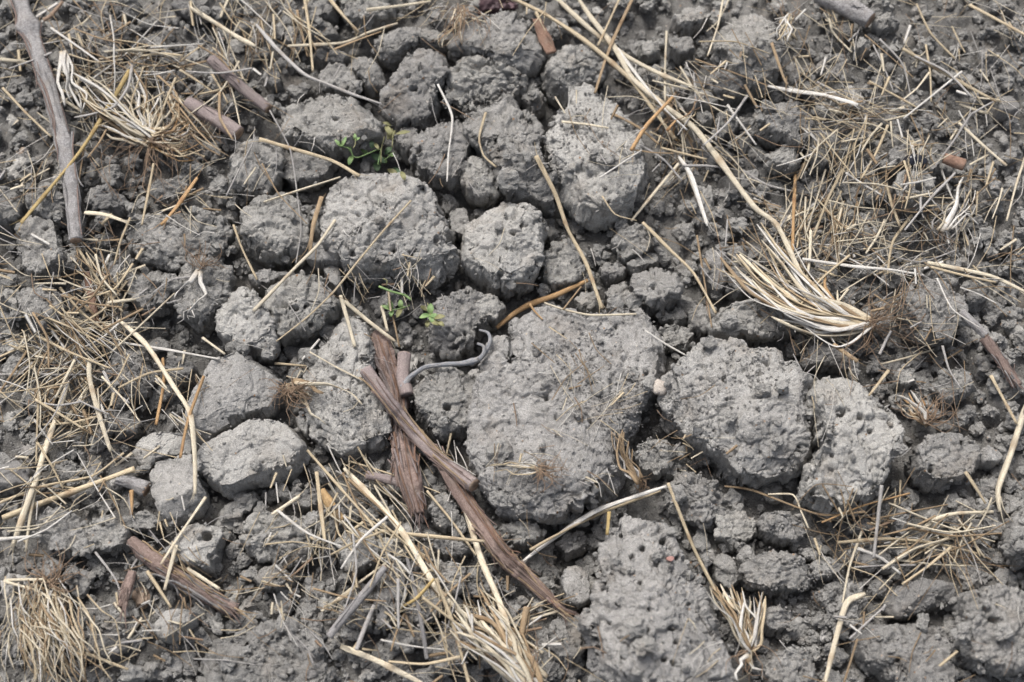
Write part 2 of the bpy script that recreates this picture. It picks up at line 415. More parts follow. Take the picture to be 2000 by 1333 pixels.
# ------------------------------------------------------------------ soil clods, each traced where it lies
# label, kind, height (mm), lift of its base (mm), outline in photo pixels
CLODS = [
('largest pale clod, flat-topped, in the middle of the field','big',40,0,'918,900 930,850 938,790 945,710 965,655 1000,625 1060,612 1110,615 1180,605 1240,612 1278,640 1298,690 1298,735 1272,758 1255,800 1230,850 1205,875 1200,925 1172,985 1130,1003 1080,1012 1020,1003 970,985 945,955'),
('big pale clod with smooth crown beside the deep crack','dusty',50,0,'1295,745 1310,705 1345,685 1400,668 1460,672 1505,682 1532,712 1558,755 1568,800 1560,860 1558,920 1534,952 1480,955 1430,930 1380,893 1330,850 1305,800'),
('tall pitted clod just past the deep crack, a hole near its top','pitpale',52,0,'1562,940 1585,880 1588,820 1570,775 1585,742 1608,724 1645,732 1685,765 1725,800 1740,850 1738,900 1715,945 1690,985 1640,1008 1590,997 1560,975'),
('tall tapering clod full of worm holes at the bottom edge','pitpale',66,2,'1195,1040 1215,1006 1260,1000 1300,1015 1325,1052 1345,1100 1375,1150 1395,1220 1412,1280 1440,1370 1190,1380 1160,1300 1135,1210 1170,1165 1185,1110'),
('large pale rounded clod above the small green weed','dusty',40,2,'617,425 640,385 690,348 740,335 790,345 835,370 858,400 880,450 888,500 875,540 840,552 780,549 720,541 682,530 665,505 640,465'),
('upright square-faced clod next to the large pale rounded clod','dusty',40,1,'907,450 920,422 945,408 990,400 1035,408 1055,435 1055,490 1050,540 1035,565 1000,575 960,565 925,540 905,505'),
('thin wedge clod squeezed between two pale clods','rough',30,0,'876,410 895,400 918,415 916,445 905,470 885,465 875,440'),
('smooth block-shaped clod, topmost of the two slanting blocks','smooth',38,2,'380,800 395,755 425,710 470,690 520,695 545,730 550,765 530,800 480,825 430,848 395,868 378,845'),
('smooth block-shaped clod, lower of the two slanting blocks','smooth',36,2,'393,890 430,855 480,826 535,806 570,820 590,850 598,880 575,915 530,940 480,955 450,968 410,945 393,918'),
('rounded lumpy clod touching the topmost slanting block','dusty',36,2,'425,610 445,575 475,560 510,570 525,610 545,645 540,680 515,697 470,690 440,670 428,640'),
('bumpy clod under the thin diagonal straw, left of the green weed','pit',34,0,'520,575 545,548 590,536 630,545 650,568 663,588 655,612 625,640 590,660 555,668 535,640 522,605'),
('flat clod tucked behind the bumpy clod','rough',26,0,'490,548 520,530 560,526 580,534 548,548 525,567 505,572'),
('pitted clod between the forked straws and the pale rounded clod','pit',34,0,'473,465 480,420 510,395 550,380 590,388 604,415 602,450 605,480 585,505 545,515 510,510 482,492'),
('small flat clod wedged under the leaning straw','dusty',30,3,'602,497 615,478 640,473 655,490 668,515 650,527 620,523 605,513'),
('finger-shaped crumb hanging over the dark hollow','smooth',30,2,'633,525 645,513 665,528 669,570 657,574 642,552'),
('cracked long clod lying behind the crossed vine canes','big',28,0,'590,745 602,690 640,645 690,625 715,640 730,680 726,740 755,800 768,850 755,890 720,910 670,900 640,880 610,850 615,800'),
('chipped wedge of soil beside the lower slanting block','smooth',30,2,'577,815 600,805 605,835 600,856 586,842'),
('rounded clod under the grey curly tendril','pit',34,0,'803,765 830,737 870,722 915,722 935,755 942,800 925,835 890,850 865,872 840,847 815,812'),
('irregular clod behind the curly tendril','rough',30,0,'836,640 850,600 880,575 915,560 945,562 960,590 950,640 928,650 926,690 890,702 860,692 840,670'),
('small knob-shaped clod where the orange twig ends','pit',40,4,'920,603 945,575 975,580 986,605 970,638 938,643'),
('thin leaf-shaped soil flake standing beside the largest clod','smooth',30,0,'914,722 925,714 942,722 942,745 928,758 917,740'),
('grey slab partly covered by the topmost slanting block','smooth',26,0,'260,882 285,850 330,842 370,845 387,868 368,890 320,902 285,920 268,905'),
('tall smooth slab standing under the branching straw','smooth',30,0,'305,897 330,885 375,885 395,930 405,975 390,1000 365,1020 330,1025 312,985 304,940'),
('flattened clod under the stubble crown with fanned stems','rough',30,2,'1394,630 1410,605 1450,590 1500,590 1540,622 1550,650 1510,662 1450,667 1400,657'),
('rounded clod with a notched lower edge amid small crumbs','rough',34,2,'1226,562 1240,535 1280,520 1312,535 1331,560 1320,597 1290,615 1260,608 1235,592'),
('grey clod under the upper end of the kinked brown straw','rough',30,0,'1199,472 1215,448 1250,438 1283,455 1285,480 1255,505 1220,522 1203,500'),
('narrow clod filling the gap above the notched clod','rough',26,0,'1221,525 1250,500 1280,490 1292,512 1280,522 1242,540'),
('upright narrow clod beside the stubble crown','rough',30,0,'1369,500 1380,480 1405,480 1415,520 1412,567 1400,582 1375,556'),
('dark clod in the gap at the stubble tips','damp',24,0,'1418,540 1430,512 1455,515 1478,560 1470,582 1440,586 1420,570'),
('shaded clod behind the upright golden straw','rough',26,0,'1058,505 1075,475 1110,470 1138,500 1140,535 1115,557 1080,568 1060,550'),
('low clod below the tip of the upright golden straw','rough',24,0,'1180,578 1192,555 1220,552 1237,575 1232,602 1205,610 1185,600'),
('small clod touching the upright golden straw','rough',22,0,'1168,528 1180,514 1205,512 1225,528 1215,548 1185,552'),
('small clod resting against the rim of the largest clod','rough',26,0,'1122,590 1135,568 1160,566 1172,588 1165,612 1135,614'),
('knobbly clod in the gully above the big smooth-crowned clod','crumb',24,0,'1285,655 1300,635 1330,632 1350,655 1340,682 1305,692 1288,678'),
('crumbly clod stuck below the notched clod','crumb',24,0,'1283,622 1300,605 1335,606 1345,625 1325,638 1298,636'),
('crumbly clod beside the flattened clod of the stubble crown','crumb',26,0,'1345,615 1365,590 1392,600 1392,640 1370,655 1348,645'),
('round clod at the corner of the largest clod','pit',34,1,'1239,892 1255,865 1290,860 1318,882 1312,920 1280,938 1250,930'),
('small rough clod next to the round corner clod','pit',32,1,'1302,905 1320,892 1340,908 1338,930 1318,940 1300,930'),
('crumbling clod under the bristly end of the long pale straw','crumb',28,0,'1293,985 1300,950 1340,925 1390,935 1412,975 1405,1010 1370,1037 1325,1022'),
('shadowed clod under the big smooth-crowned clod','rough',24,0,'1392,1010 1410,985 1450,990 1475,1025 1465,1062 1430,1080 1400,1055'),
('angular clod below the deep crack','rough',30,1,'1478,1012 1500,990 1540,1000 1577,1025 1572,1050 1550,1068 1515,1060 1490,1040'),
('wide lumpy clod below the angular clod','rough',32,0,'1444,1112 1465,1080 1510,1072 1555,1085 1587,1120 1580,1155 1540,1167 1490,1160 1455,1142'),
('rounded clod the size of a walnut beside the wide lumpy clod','rough',30,0,'1577,1102 1600,1082 1630,1085 1642,1113 1625,1137 1592,1133'),
('stubby clod touching the walnut-sized rounded clod','rough',26,0,'1555,1078 1575,1068 1592,1078 1590,1098 1568,1098'),
('dark upright crumb deep beside the worm-holed clod','damp',18,0,'1395,1105 1408,1080 1430,1090 1440,1130 1425,1160 1400,1140'),
('pale clod leaning on the worm-holed clod','smooth',34,0,'1097,1122 1112,1100 1138,1100 1150,1140 1152,1175 1130,1192 1105,1182'),
('small crumb resting on the leaning pale clod','pit',38,2,'1137,1135 1155,1120 1168,1138 1162,1160 1145,1162'),
('broad rounded clod near the pale stalk by the edge','pit',34,0,'1769,885 1800,852 1850,842 1900,855 1911,890 1895,925 1860,945 1830,958 1790,940 1775,912'),
('smooth pointed clod behind the pale stalk','smooth',26,0,'1906,885 1920,870 1945,875 1957,892 1940,914 1912,908'),
('clod cut off by the frame beside the pale stalk tip','rough',32,0,'1962,1040 1966,1000 1985,982 2040,975 2050,1100 1985,1117 1968,1085'),
('thin flat plate of soil, nearer to the straw bundle','plate',24,0,'1728,1190 1735,1165 1760,1135 1800,1128 1850,1140 1852,1160 1830,1190 1790,1210 1742,1213'),
('wide flat plate of soil lying at the bottom edge','plate',26,0,'1668,1270 1675,1240 1710,1220 1780,1212 1830,1225 1845,1270 1855,1370 1740,1370 1720,1312 1685,1302'),
('big rough clod in the bottom corner beside the wide plate','rough',46,0,'1868,1205 1880,1150 1930,1128 1985,1145 2040,1190 2040,1310 1960,1325 1910,1302 1875,1255'),
('spongy clod behind the roots of the fanned stubble crown','pit',36,2,'1755,580 1788,550 1825,545 1870,575 1875,612 1862,650 1835,677 1800,660 1775,632'),
('small lump on top of the spongy clod','rough',32,2,'1803,548 1815,527 1850,524 1872,545 1862,566 1825,562'),
('dark lump behind the spongy clod under the split pale straw','damp',28,0,'1868,575 1880,545 1910,542 1928,565 1920,598 1890,606'),
('pitted round clod with a hollow near the glossy black lump','pit',32,0,'1738,367 1750,337 1785,329 1815,341 1825,370 1810,400 1775,413 1748,396'),
('small clod pressed against the glossy black lump','rough',30,2,'1733,318 1740,292 1765,284 1785,300 1778,322 1755,336 1738,334'),
('little rounded clod between black lump and rusty cane stub','rough',28,2,'1800,318 1808,297 1825,295 1834,318 1826,340 1808,342'),
('pale double clod at the end of the bleached straw sheath','rough',32,0,'1478,245 1500,215 1535,195 1565,210 1583,240 1578,275 1560,296 1530,287 1500,267'),
('clod attached below the pale double clod','rough',30,0,'1495,305 1518,282 1550,300 1565,317 1550,337 1520,333 1500,325'),
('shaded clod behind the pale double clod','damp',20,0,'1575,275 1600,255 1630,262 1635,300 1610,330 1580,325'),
('tall shaggy clod at the top beside the thin forked straw','pit',36,0,'1394,85 1415,45 1450,22 1490,30 1515,65 1521,120 1510,170 1470,185 1430,155 1405,125'),
('oval clod in front of the tall shaggy clod','rough',32,0,'1368,152 1395,140 1440,150 1459,178 1442,198 1400,190 1375,172'),
('smooth low clod beneath the oval clod','smooth',24,0,'1330,200 1345,182 1380,182 1400,205 1380,217 1345,214'),
('rounded clod below the smooth low clod','rough',26,0,'1391,248 1402,224 1428,220 1443,242 1432,265 1405,276'),
('small angular clod beside the rounded clod near the thick straw','rough',24,0,'1357,238 1365,220 1385,222 1392,240 1380,252 1362,250'),
('shadowed clod at the top edge above the oval clod','rough',24,0,'1312,40 1330,18 1365,20 1385,45 1365,65 1325,62'),
('small clod with pale top between the crossing thick straws','rough',24,0,'1248,95 1262,80 1285,90 1288,112 1265,122 1250,112'),
('clod at the top edge beside the thick straws','rough',22,0,'1300,85 1318,72 1348,80 1355,108 1330,122 1305,112'),
('large long clod with crumbly crown below the crossing straws','big',38,0,'1075,305 1080,250 1102,215 1115,180 1150,172 1190,185 1215,205 1225,240 1252,290 1260,340 1245,380 1225,420 1195,440 1160,442 1130,425 1100,395 1080,350'),
('rounded clod in front of the reddish bark scrap at the top','rough',32,0,'1060,150 1075,110 1100,95 1140,92 1170,110 1181,140 1165,170 1135,190 1100,200 1070,182'),
('crumbly clod right under the maroon scrap','pit',40,0,'883,85 905,55 935,40 980,37 1025,45 1050,65 1056,100 1052,140 1030,162 990,152 950,132 905,122 885,105'),
('crumbly clod with a wavy rootlet over its face','crumb',36,1,'866,172 885,137 910,122 960,128 1000,140 1022,165 1020,195 985,215 945,222 905,228 880,217'),
('narrow shaded clod beside the crumbly rootlet clod','damp',30,0,'1015,155 1040,160 1060,195 1063,225 1042,232 1020,208'),
('tall jagged clod bearing a curved peach rootlet','pit',42,2,'906,245 935,215 975,205 1010,193 1035,213 1056,250 1052,290 1062,330 1077,370 1081,405 1055,411 1020,396 985,370 960,335 932,302 915,275'),
('small dark clod at the foot of the tall jagged clod','rough',36,2,'904,335 920,308 950,318 975,345 986,370 970,390 940,400 915,386 905,362'),
('grainy clod left of the white bent stem','pit',40,0,'750,215 752,190 770,155 795,115 812,107 850,115 872,130 878,160 852,190 854,215 836,240 800,250 765,236'),
('crumbly clod crossed by the white bent stem','pit',36,0,'798,312 815,285 835,255 870,240 905,245 925,270 922,300 915,340 890,372 855,365 820,350'),
('small brownish clod overhanging the green weed','rough',34,2,'770,285 785,255 812,246 823,268 815,295 795,308 778,302'),
('long shaded clod behind the grainy clod','rough',30,0,'729,108 738,83 758,62 800,55 850,50 873,75 865,107 825,100 792,115 768,142 747,132'),
('pale-topped clod at the end of the kinked grey straw','rough',30,0,'626,165 640,140 665,128 690,140 704,165 690,190 660,197 632,190'),
('slanting clod beside the pale-topped clod','rough',30,0,'674,125 700,117 735,130 756,150 750,177 725,187 705,165 688,143'),
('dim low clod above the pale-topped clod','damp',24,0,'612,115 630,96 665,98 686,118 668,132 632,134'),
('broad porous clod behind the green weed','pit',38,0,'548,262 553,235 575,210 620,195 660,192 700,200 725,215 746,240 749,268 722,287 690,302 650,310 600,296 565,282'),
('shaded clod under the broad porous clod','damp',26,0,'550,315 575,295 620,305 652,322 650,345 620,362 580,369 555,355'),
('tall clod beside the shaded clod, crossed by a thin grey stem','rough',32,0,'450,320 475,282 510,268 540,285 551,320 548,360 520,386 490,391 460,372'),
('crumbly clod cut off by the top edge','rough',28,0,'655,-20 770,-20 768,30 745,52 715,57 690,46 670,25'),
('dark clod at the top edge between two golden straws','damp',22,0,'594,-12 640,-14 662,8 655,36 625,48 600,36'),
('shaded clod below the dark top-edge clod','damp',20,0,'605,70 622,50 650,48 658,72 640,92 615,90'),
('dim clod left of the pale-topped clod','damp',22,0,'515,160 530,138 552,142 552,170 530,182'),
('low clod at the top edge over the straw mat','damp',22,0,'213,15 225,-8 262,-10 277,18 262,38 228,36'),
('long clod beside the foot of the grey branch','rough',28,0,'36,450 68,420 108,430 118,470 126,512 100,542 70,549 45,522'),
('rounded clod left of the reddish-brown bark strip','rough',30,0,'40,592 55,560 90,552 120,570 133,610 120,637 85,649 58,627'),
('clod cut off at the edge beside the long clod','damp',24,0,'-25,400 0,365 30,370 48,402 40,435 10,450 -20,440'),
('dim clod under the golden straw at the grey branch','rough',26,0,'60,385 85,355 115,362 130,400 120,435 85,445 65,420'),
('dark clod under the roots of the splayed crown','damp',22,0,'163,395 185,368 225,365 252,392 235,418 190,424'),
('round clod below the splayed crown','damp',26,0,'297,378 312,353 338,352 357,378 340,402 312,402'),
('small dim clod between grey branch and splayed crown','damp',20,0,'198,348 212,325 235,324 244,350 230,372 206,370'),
('broad brown-stained clod in front of the splayed crown','rough',30,0,'248,480 258,450 292,418 350,405 410,412 446,440 440,482 415,512 380,535 335,530 290,520'),
('small clod left of the broad brown-stained clod','rough',26,0,'203,545 215,520 245,515 266,532 260,560 232,570 210,565'),
('rounded clod under the broad brown-stained clod','rough',28,0,'255,565 275,530 315,525 340,545 346,580 325,610 285,616 260,600'),
('clod topped with a white shredded stem','rough',34,2,'338,562 362,522 400,500 440,505 457,540 450,580 430,620 395,640 360,626 340,597'),
('rounded shaded clod beside the branching straw','damp',26,0,'215,730 228,690 260,675 292,690 303,735 290,775 255,790 225,770'),
('small clod behind the branching straw','damp',24,0,'322,725 335,700 365,695 387,718 375,748 340,758'),
('dim clod in the straw litter near the edge','damp',22,0,'44,785 60,758 95,756 112,785 95,810 60,812'),
('smooth dark rounded clod at the edge under the pale stalk','stone',24,0,'-10,940 5,905 45,895 72,920 66,952 30,966 0,962'),
('low clod under the branching straw','damp',22,0,'198,825 220,798 262,802 285,830 265,855 220,858'),
('crumbly clod below the thick golden straw','rough',28,0,'80,1015 105,985 150,1000 177,1030 170,1067 140,1091 105,1086 85,1052'),
('knobbly clod next to the brown cane end','rough',28,0,'172,1045 190,1010 225,1005 255,1030 250,1065 220,1086 185,1080'),
('smooth low clod above the brown cane','damp',24,0,'242,1025 262,998 295,995 318,1018 300,1042 262,1048'),
('pale clod with a round hole next to the brown cane','smooth',32,0,'343,1078 355,1040 390,1022 430,1015 439,1040 426,1075 412,1095 416,1123 390,1116 352,1106'),
('small pale angular stone below the brown cane','palestone',30,0,'305,1217 320,1188 360,1180 386,1185 380,1215 355,1242 330,1263 308,1247'),
('dim clod beside the fine straw bundle','damp',24,0,'130,1250 155,1215 205,1212 245,1235 250,1265 215,1292 160,1285'),
('rough lump under the short golden straws','rough',28,0,'472,1045 495,1008 545,998 600,1010 622,1045 612,1085 570,1112 520,1105 485,1080'),
('pale rounded clod below the rough lump','rough',28,0,'503,1130 515,1105 548,1100 578,1118 572,1145 538,1158 512,1152'),
('pale shield-shaped clod left of the thick straw stem','dusty',34,0,'657,1052 675,1030 705,1025 735,1045 745,1075 735,1107 710,1120 687,1131 670,1102'),
('slender upright clod beside the dark grey stem','pit',34,0,'738,1150 750,1110 775,1087 796,1100 796,1150 780,1195 765,1232 742,1245 733,1205'),
('round clod right of the thick straw stem','rough',34,0,'833,1118 850,1092 885,1086 910,1108 914,1140 895,1160 860,1158 840,1142'),
('flat clod under the horizontal straw beside the long cane','rough',26,0,'835,1068 858,1050 900,1052 922,1072 905,1092 862,1092'),
('clod crossed by the dark grey stem','rough',28,0,'785,1185 800,1150 835,1140 862,1160 866,1195 840,1220 805,1222'),
('pale clod at the bottom below the dark grey stem','rough',28,0,'758,1245 775,1218 810,1214 833,1235 825,1265 790,1277 765,1266'),
('clod behind the dark twig','damp',26,0,'672,1215 690,1185 720,1180 738,1205 728,1235 695,1244'),
('wide crusty mass of soil at the bottom edge','crust',17,0,'395,1300 420,1255 480,1225 560,1205 620,1225 650,1265 655,1330 640,1370 400,1370'),
('clod at the bottom edge under the frayed straw','damp',26,0,'845,1270 860,1232 895,1225 915,1260 905,1305 870,1325 848,1305'),
('rounded pale clod in the corner of the long cane and largest clod','rough',30,0,'973,1042 985,1017 1020,1011 1050,1020 1063,1045 1047,1067 1010,1076 985,1064'),
('dark clod in the hollow behind the worm-holed clod','damp',22,0,'1090,1062 1105,1035 1135,1033 1150,1058 1138,1085 1105,1092'),
('dark clod under the tip of the long cane','damp',20,0,'1070,1235 1085,1200 1125,1195 1148,1230 1140,1285 1105,1305 1078,1275'),
('smooth dark slab under the long cane','damp',24,0,'838,990 845,962 875,955 893,985 898,1030 870,1042 842,1025'),
('small angular clod above the short pale straw piece','rough',26,0,'566,965 578,942 608,940 621,962 615,990 590,1002 570,990'),
('small clod hanging from the lower slanting block','rough',24,0,'540,955 548,940 568,945 572,972 555,982 543,972'),
('small clod by the pale straw stalk at the bottom','rough',24,0,'1470,1215 1485,1180 1520,1175 1545,1200 1535,1235 1495,1242'),
('pale nodule standing between straw bundle and pitted crack clod','rough',30,0,'1730,1010 1745,985 1768,990 1774,1030 1765,1055 1745,1045'),
('grey clod tucked under the pitted crack clod','damp',20,0,'1650,1030 1670,1010 1700,1015 1706,1040 1680,1052 1655,1045'),
('rough clod at the bottom between stubble tuft and pale stalk','rough',26,0,'1490,1300 1515,1262 1560,1258 1590,1285 1585,1345 1500,1350'),
('small clod left of the fan of bristly shoots','rough',24,0,'1745,742 1757,715 1780,722 1785,748 1768,762 1748,758'),
('twin-lobed clod under the grey-brown vine cane','damp',26,0,'1822,750 1840,715 1880,720 1895,755 1880,788 1845,790'),
('clod between deep crack and fanned stubble roots','damp',24,0,'1558,680 1590,668 1640,680 1680,712 1665,735 1620,722 1575,712'),
('clod beside the straw-covered slope at the top','rough',22,0,'1630,60 1645,38 1662,45 1660,75 1642,82'),
('rounded crumbly clod at the end of the thick grey branch','rough',24,0,'1700,55 1715,32 1745,28 1756,48 1740,65 1712,70'),
('little dark clod on the straw-covered slope','rough',22,0,'1665,95 1675,78 1695,80 1700,102 1685,112 1668,108'),
('small clod near the top of the split golden straw','rough',22,0,'1730,98 1742,78 1760,80 1764,100 1748,112 1733,110'),
('roundish dark pebble at the tip of the split golden straw','stone',22,0,'1943,212 1952,193 1972,188 1988,203 1985,225 1965,232 1948,228'),
('dim clod at the top edge beside the bleached splayed crown','damp',20,0,'345,20 360,-5 395,-8 412,18 395,40 360,38'),
]
KIND = dict(
 big=dict(mat='dusty', lump=0.65, rough=0.78, pits=0.2, agg=0.5, box=0.42, facets=7),
 dusty=dict(mat='dusty', rough=0.8, pits=0.35, agg=0.35, box=0.48, facets=11),
 pit=dict(mat='clod', rough=0.95, pits=0.3, agg=0.45, box=0.50, facets=11),
 pitpale=dict(mat='dusty', rough=0.85, pits=0.28, agg=0.35, box=0.46, facets=10),
 smooth=dict(mat='dusty', rough=0.45, pits=0.10, agg=0.15, box=0.50, facets=13),
 rough=dict(mat='clod', rough=1.05, pits=0.25, agg=0.6, box=0.56, facets=11),
 crumb=dict(mat='clod', rough=1.45, pits=0.3, agg=1.0, box=0.7, facets=9),
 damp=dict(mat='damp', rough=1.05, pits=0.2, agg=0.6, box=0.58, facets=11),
 plate=dict(mat='damp', rough=0.8, pits=0.1, agg=0.35, box=0.40, facets=3),
 crust=dict(mat='damp', rough=1.2, pits=0.2, agg=0.8, box=0.5, facets=6),
 stone=dict(mat='stone', rough=0.22, pits=0.0, agg=0.1, box=0.75, facets=10),
 palestone=dict(mat='dusty', rough=0.3, pits=0.0, agg=0.1, box=0.6, facets=12),
)
# worm holes and pores one can make out: photo pixel, radius in pixels, depth (mm)
HOLES = [(1294, 1059, 7, 9), (1255, 1072, 6, 8), (1213, 1047, 4, 6), (1235, 1089, 6, 8), (1231, 1116, 5, 7), (1319, 1091, 3, 4), (1292, 1035, 4, 5), (1263, 1231, 5, 8), (1272, 1251, 5, 9), (1321, 1254, 5, 8), (1219, 1281, 8, 6), (1297, 1288, 6, 6), (1192, 1217, 5, 6), (1250, 1140, 4, 5), (1345, 1180, 4, 5), (1205, 1180, 4, 5),
 (1642, 805, 10, 9), (1681, 815, 8, 5), (1699, 842, 6, 6), (1588, 961, 8, 8), (1625, 890, 4, 6), (1515, 862, 6, 8), (1420, 780, 4, 6), (1395, 840, 3, 4), (1480, 800, 3, 5), (1203, 639, 4, 6), (1263, 729, 5, 6), (1100, 955, 4, 5), (1060, 760, 4, 4),
 (403, 1047, 11, 9), (1797, 365, 9, 7), (1790, 382, 5, 6), (821, 133, 5, 7), (799, 147, 4, 6), (1034, 538, 4, 6), (1819, 918, 6, 7), (873, 795, 8, 9), (578, 602, 6, 7), (544, 626, 4, 5), (505, 490, 5, 6), (655, 232, 5, 6), (600, 240, 4, 5), (700, 420, 4, 4), (1240, 250, 5, 6)]
TA = math.tan(ALPHA)
CLODMASK[:] = False
LAND = []
for ci, (label, kind, h, lift, pts) in enumerate(CLODS):
    k = dict(KIND[kind]); matn = k.pop('mat')
    pp = np.array([[float(v) for v in t.split(',')] for t in pts.split()])
    cpx = 0.5*(pp.min(0)+pp.max(0)); LAND.append((cpx[0], cpx[1], 0.25*np.ptp(pp, axis=0).sum()))
    c0 = at(cpx[0], cpx[1], 0.0)
    zg = float(ground_base(c0[0], c0[1]))
    wide = math.sqrt((np.ptp(pp[:, 0]))*(np.ptp(pp[:, 1])))*0.3
    H = min(h, 0.75*wide+10)*0.001
    zmid = zg+lift*0.001+H*0.42
    poly = at(pp[:, 0], pp[:, 1], zmid)[:, :2]
    cen = np.array([0.5*(poly[:, 0].min()+poly[:, 0].max()), 0.5*(poly[:, 1].min()+poly[:, 1].max())])
    ly = np.ptp(poly[:, 1]); ky = max(0.72, 1-0.45*H*TA/ly)
    poly = (poly-cen)*np.array([1.05, ky*1.05])+cen+np.array([0, -0.10*H*TA])
    tab = ray_table(poly, cen)*1000
    jg = np.random.default_rng(4000+ci); kn = np.sort(jg.choice(len(tab), 22, replace=False)); tab = tab*(1+0.045*np.interp(np.arange(len(tab)), kn, jg.normal(size=22), period=len(tab)))
    # more points on the things that show larger
    vis = (np.clip(pp[:, 0], 0, 2000).ptp() if hasattr(pp, 'ptp') else np.ptp(np.clip(pp[:, 0], 0, 2000)))*np.ptp(np.clip(pp[:, 1], 0, 1333))*0.262
    N = int(np.clip(1.08*math.sqrt(vis)+8, 24, 215))
    P, q = clod_shape(tab, H*1000*0.58, H*1000*0.75, N, 100+ci, tilt=(0, -0.06), **k)
    V = P/1000
    base = np.array([cen[0], cen[1], zmid])
    inside = [h for h in HOLES if pp[:, 0].min() < h[0] < pp[:, 0].max() and pp[:, 1].min() < h[1] < pp[:, 1].max()]
    if inside:
        hx, hy = proj(V+base); up_ = P[:, 2] > 0; nz = perlin(P/1.6+9)*1.4
        for x, y, r, dep in inside:
            dd = np.hypot(hx-x, (hy-y)*1.15)+nz
            V[:, 2] -= np.where(up_, dep*0.001*sstep(r*1.15, r*0.6, dd), 0)
    link('stone' if 'stone' in kind else 'soil_clod', mesh('clod', V, q, mat=M[matn]), None, base, label, 'stone' if 'stone' in kind else 'clod')
    splat(V+base, True)
LAND = np.array(LAND)
fill_holes(); close_gaps()
# ------------------------------------------------------------------ loose crumbs
def ico(level):
    t = (1+5**0.5)/2
    V = np.array([(-1,t,0),(1,t,0),(-1,-t,0),(1,-t,0),(0,-1,t),(0,1,t),(0,-1,-t),(0,1,-t),(t,0,-1),(t,0,1),(-t,0,-1),(-t,0,1)], float)
    T = [(0,11,5),(0,5,1),(0,1,7),(0,7,10),(0,10,11),(1,5,9),(5,11,4),(11,10,2),(10,7,6),(7,1,8),(3,9,4),(3,4,2),(3,2,6),(3,6,8),(3,8,9),(4,9,5),(2,4,11),(6,2,10),(8,6,7),(9,8,1)]
    V = [v/np.linalg.norm(v) for v in V]
    for _ in range(level):
        mid = {}; nt = []
        def m(a, b):
            k = (min(a, b), max(a, b))
            if k not in mid:
                v = V[a]+V[b]; V.append(v/np.linalg.norm(v)); mid[k] = len(V)-1
            return mid[k]
        for a, b, c in T:
            x, y, z = m(a, b), m(b, c), m(c, a); nt += [(a, x, z), (b, y, x), (c, z, y), (x, y, z)]
        T = nt
    return np.array(V), np.array(T)
def crumb_variant(level, rng):
    V, T = ico(level)
    P = V*np.array([1, rng.uniform(.65, .95), rng.uniform(.55, .85)])
    for _ in range(12):
        nv = rng.normal(size=3); nv /= np.linalg.norm(nv)
        d = P@nv; lim = d.max()*rng.uniform(.62, .9); P = P-np.outer(np.maximum(d-lim, 0), nv)
    off = rng.uniform(0, 200, 3)
    r = np.linalg.norm(P, axis=1)[:, None]
    n = 0.16*perlin(P*1.3+off)+0.22*frac(P*1.6+off)
    if level >= 2:
        w1, w2, _ = worley(P*2.2+off); n = n+0.14*frac(P*3.1+off)
    return P+V*n[:, None], T
def rotations(n, rng):
    q = rng.normal(size=(n, 4)); q /= np.linalg.norm(q, axis=1)[:, None]; w, x, y, z = q.T
    return np.stack([1-2*(y*y+z*z), 2*(x*y-z*w), 2*(x*z+y*w), 2*(x*y+z*w), 1-2*(x*x+z*z), 2*(y*z-x*w), 2*(x*z-y*w), 2*(y*z+x*w), 1-2*(x*x+y*y)], 1).reshape(n, 3, 3)
CR = np.random.default_rng(5)
def gap(px, py):
    i = np.clip(((py-Y0)/ZC).astype(int), 0, ZH-1); j = np.clip(((px-X0)/ZC).astype(int), 0, ZW-1)
    return ~CLODMASK[i, j]

# countable crumbs: copies of a few shapes, each lying in a gap between clods
variants = []
for v in range(20):
    rng = np.random.default_rng(900+v)
    tab = np.full(48, 10.0)*(1+0.22*np.interp(np.arange(48), np.arange(0, 49, 6), np.append(rng.normal(size=8), 0)))
    tab = np.clip(tab, 6, 14)
    P, q = clod_shape(tab, rng.uniform(6, 9), 8.5, 40, 900+v, rough=0.85, pits=0.15, agg=0.5, box=0.6, facets=10)
    variants.append((mesh('crumb', P/10000, q, mat=M['clod' if v % 3 else 'damp']), P/10000))
REG = [
 (lambda x, y: (x > 1560) & (y < 480), 'small loose soil crumb on the finer ground at upper right', 'soil crumbs at the upper right'),
 (lambda x, y: (x > 1560) & (y >= 480), 'small loose soil crumb among straw at lower right', 'soil crumbs at the lower right'),
 (lambda x, y: (x < 520) & (y < 560), 'small loose soil crumb near the grey branch and splayed crown', 'soil crumbs at the upper left'),
 (lambda x, y: (x < 520) & (y >= 560), 'small loose soil crumb near the brown cane and straw litter', 'soil crumbs at the lower left'),
 (lambda x, y: (y < 560), 'small loose soil crumb in a gap of the upper middle', 'soil crumbs in the upper middle'),
 (lambda x, y: (y >= 560), 'small loose soil crumb in a gap of the lower middle', 'soil crumbs in the lower middle'),
]
USED = set()
def beside(x, y, what):
    """a label that says which clod the thing lies beside and on which side of it"""
    dx = x-LAND[:, 0]; dy = y-LAND[:, 1]
    for i in np.argsort(np.hypot(dx, dy)-LAND[:, 2])[:9]:
        side = ('right of' if dx[i] > 0 else 'left of') if abs(dx[i]) > abs(dy[i]) else ('below' if dy[i] > 0 else 'above')
        for s in (side, 'close '+('under' if dy[i] > 0 else 'over'), ('down' if dy[i] > 0 else 'up')+' and '+('right' if dx[i] > 0 else 'left')+' of'):
            l = what+' '+s+' the '+CLODS[i][0]
            if len(l.split()) <= 16 and l not in USED: USED.add(l); return l
    return None
placed = np.zeros((0, 3)); tries = 0
fixed = []
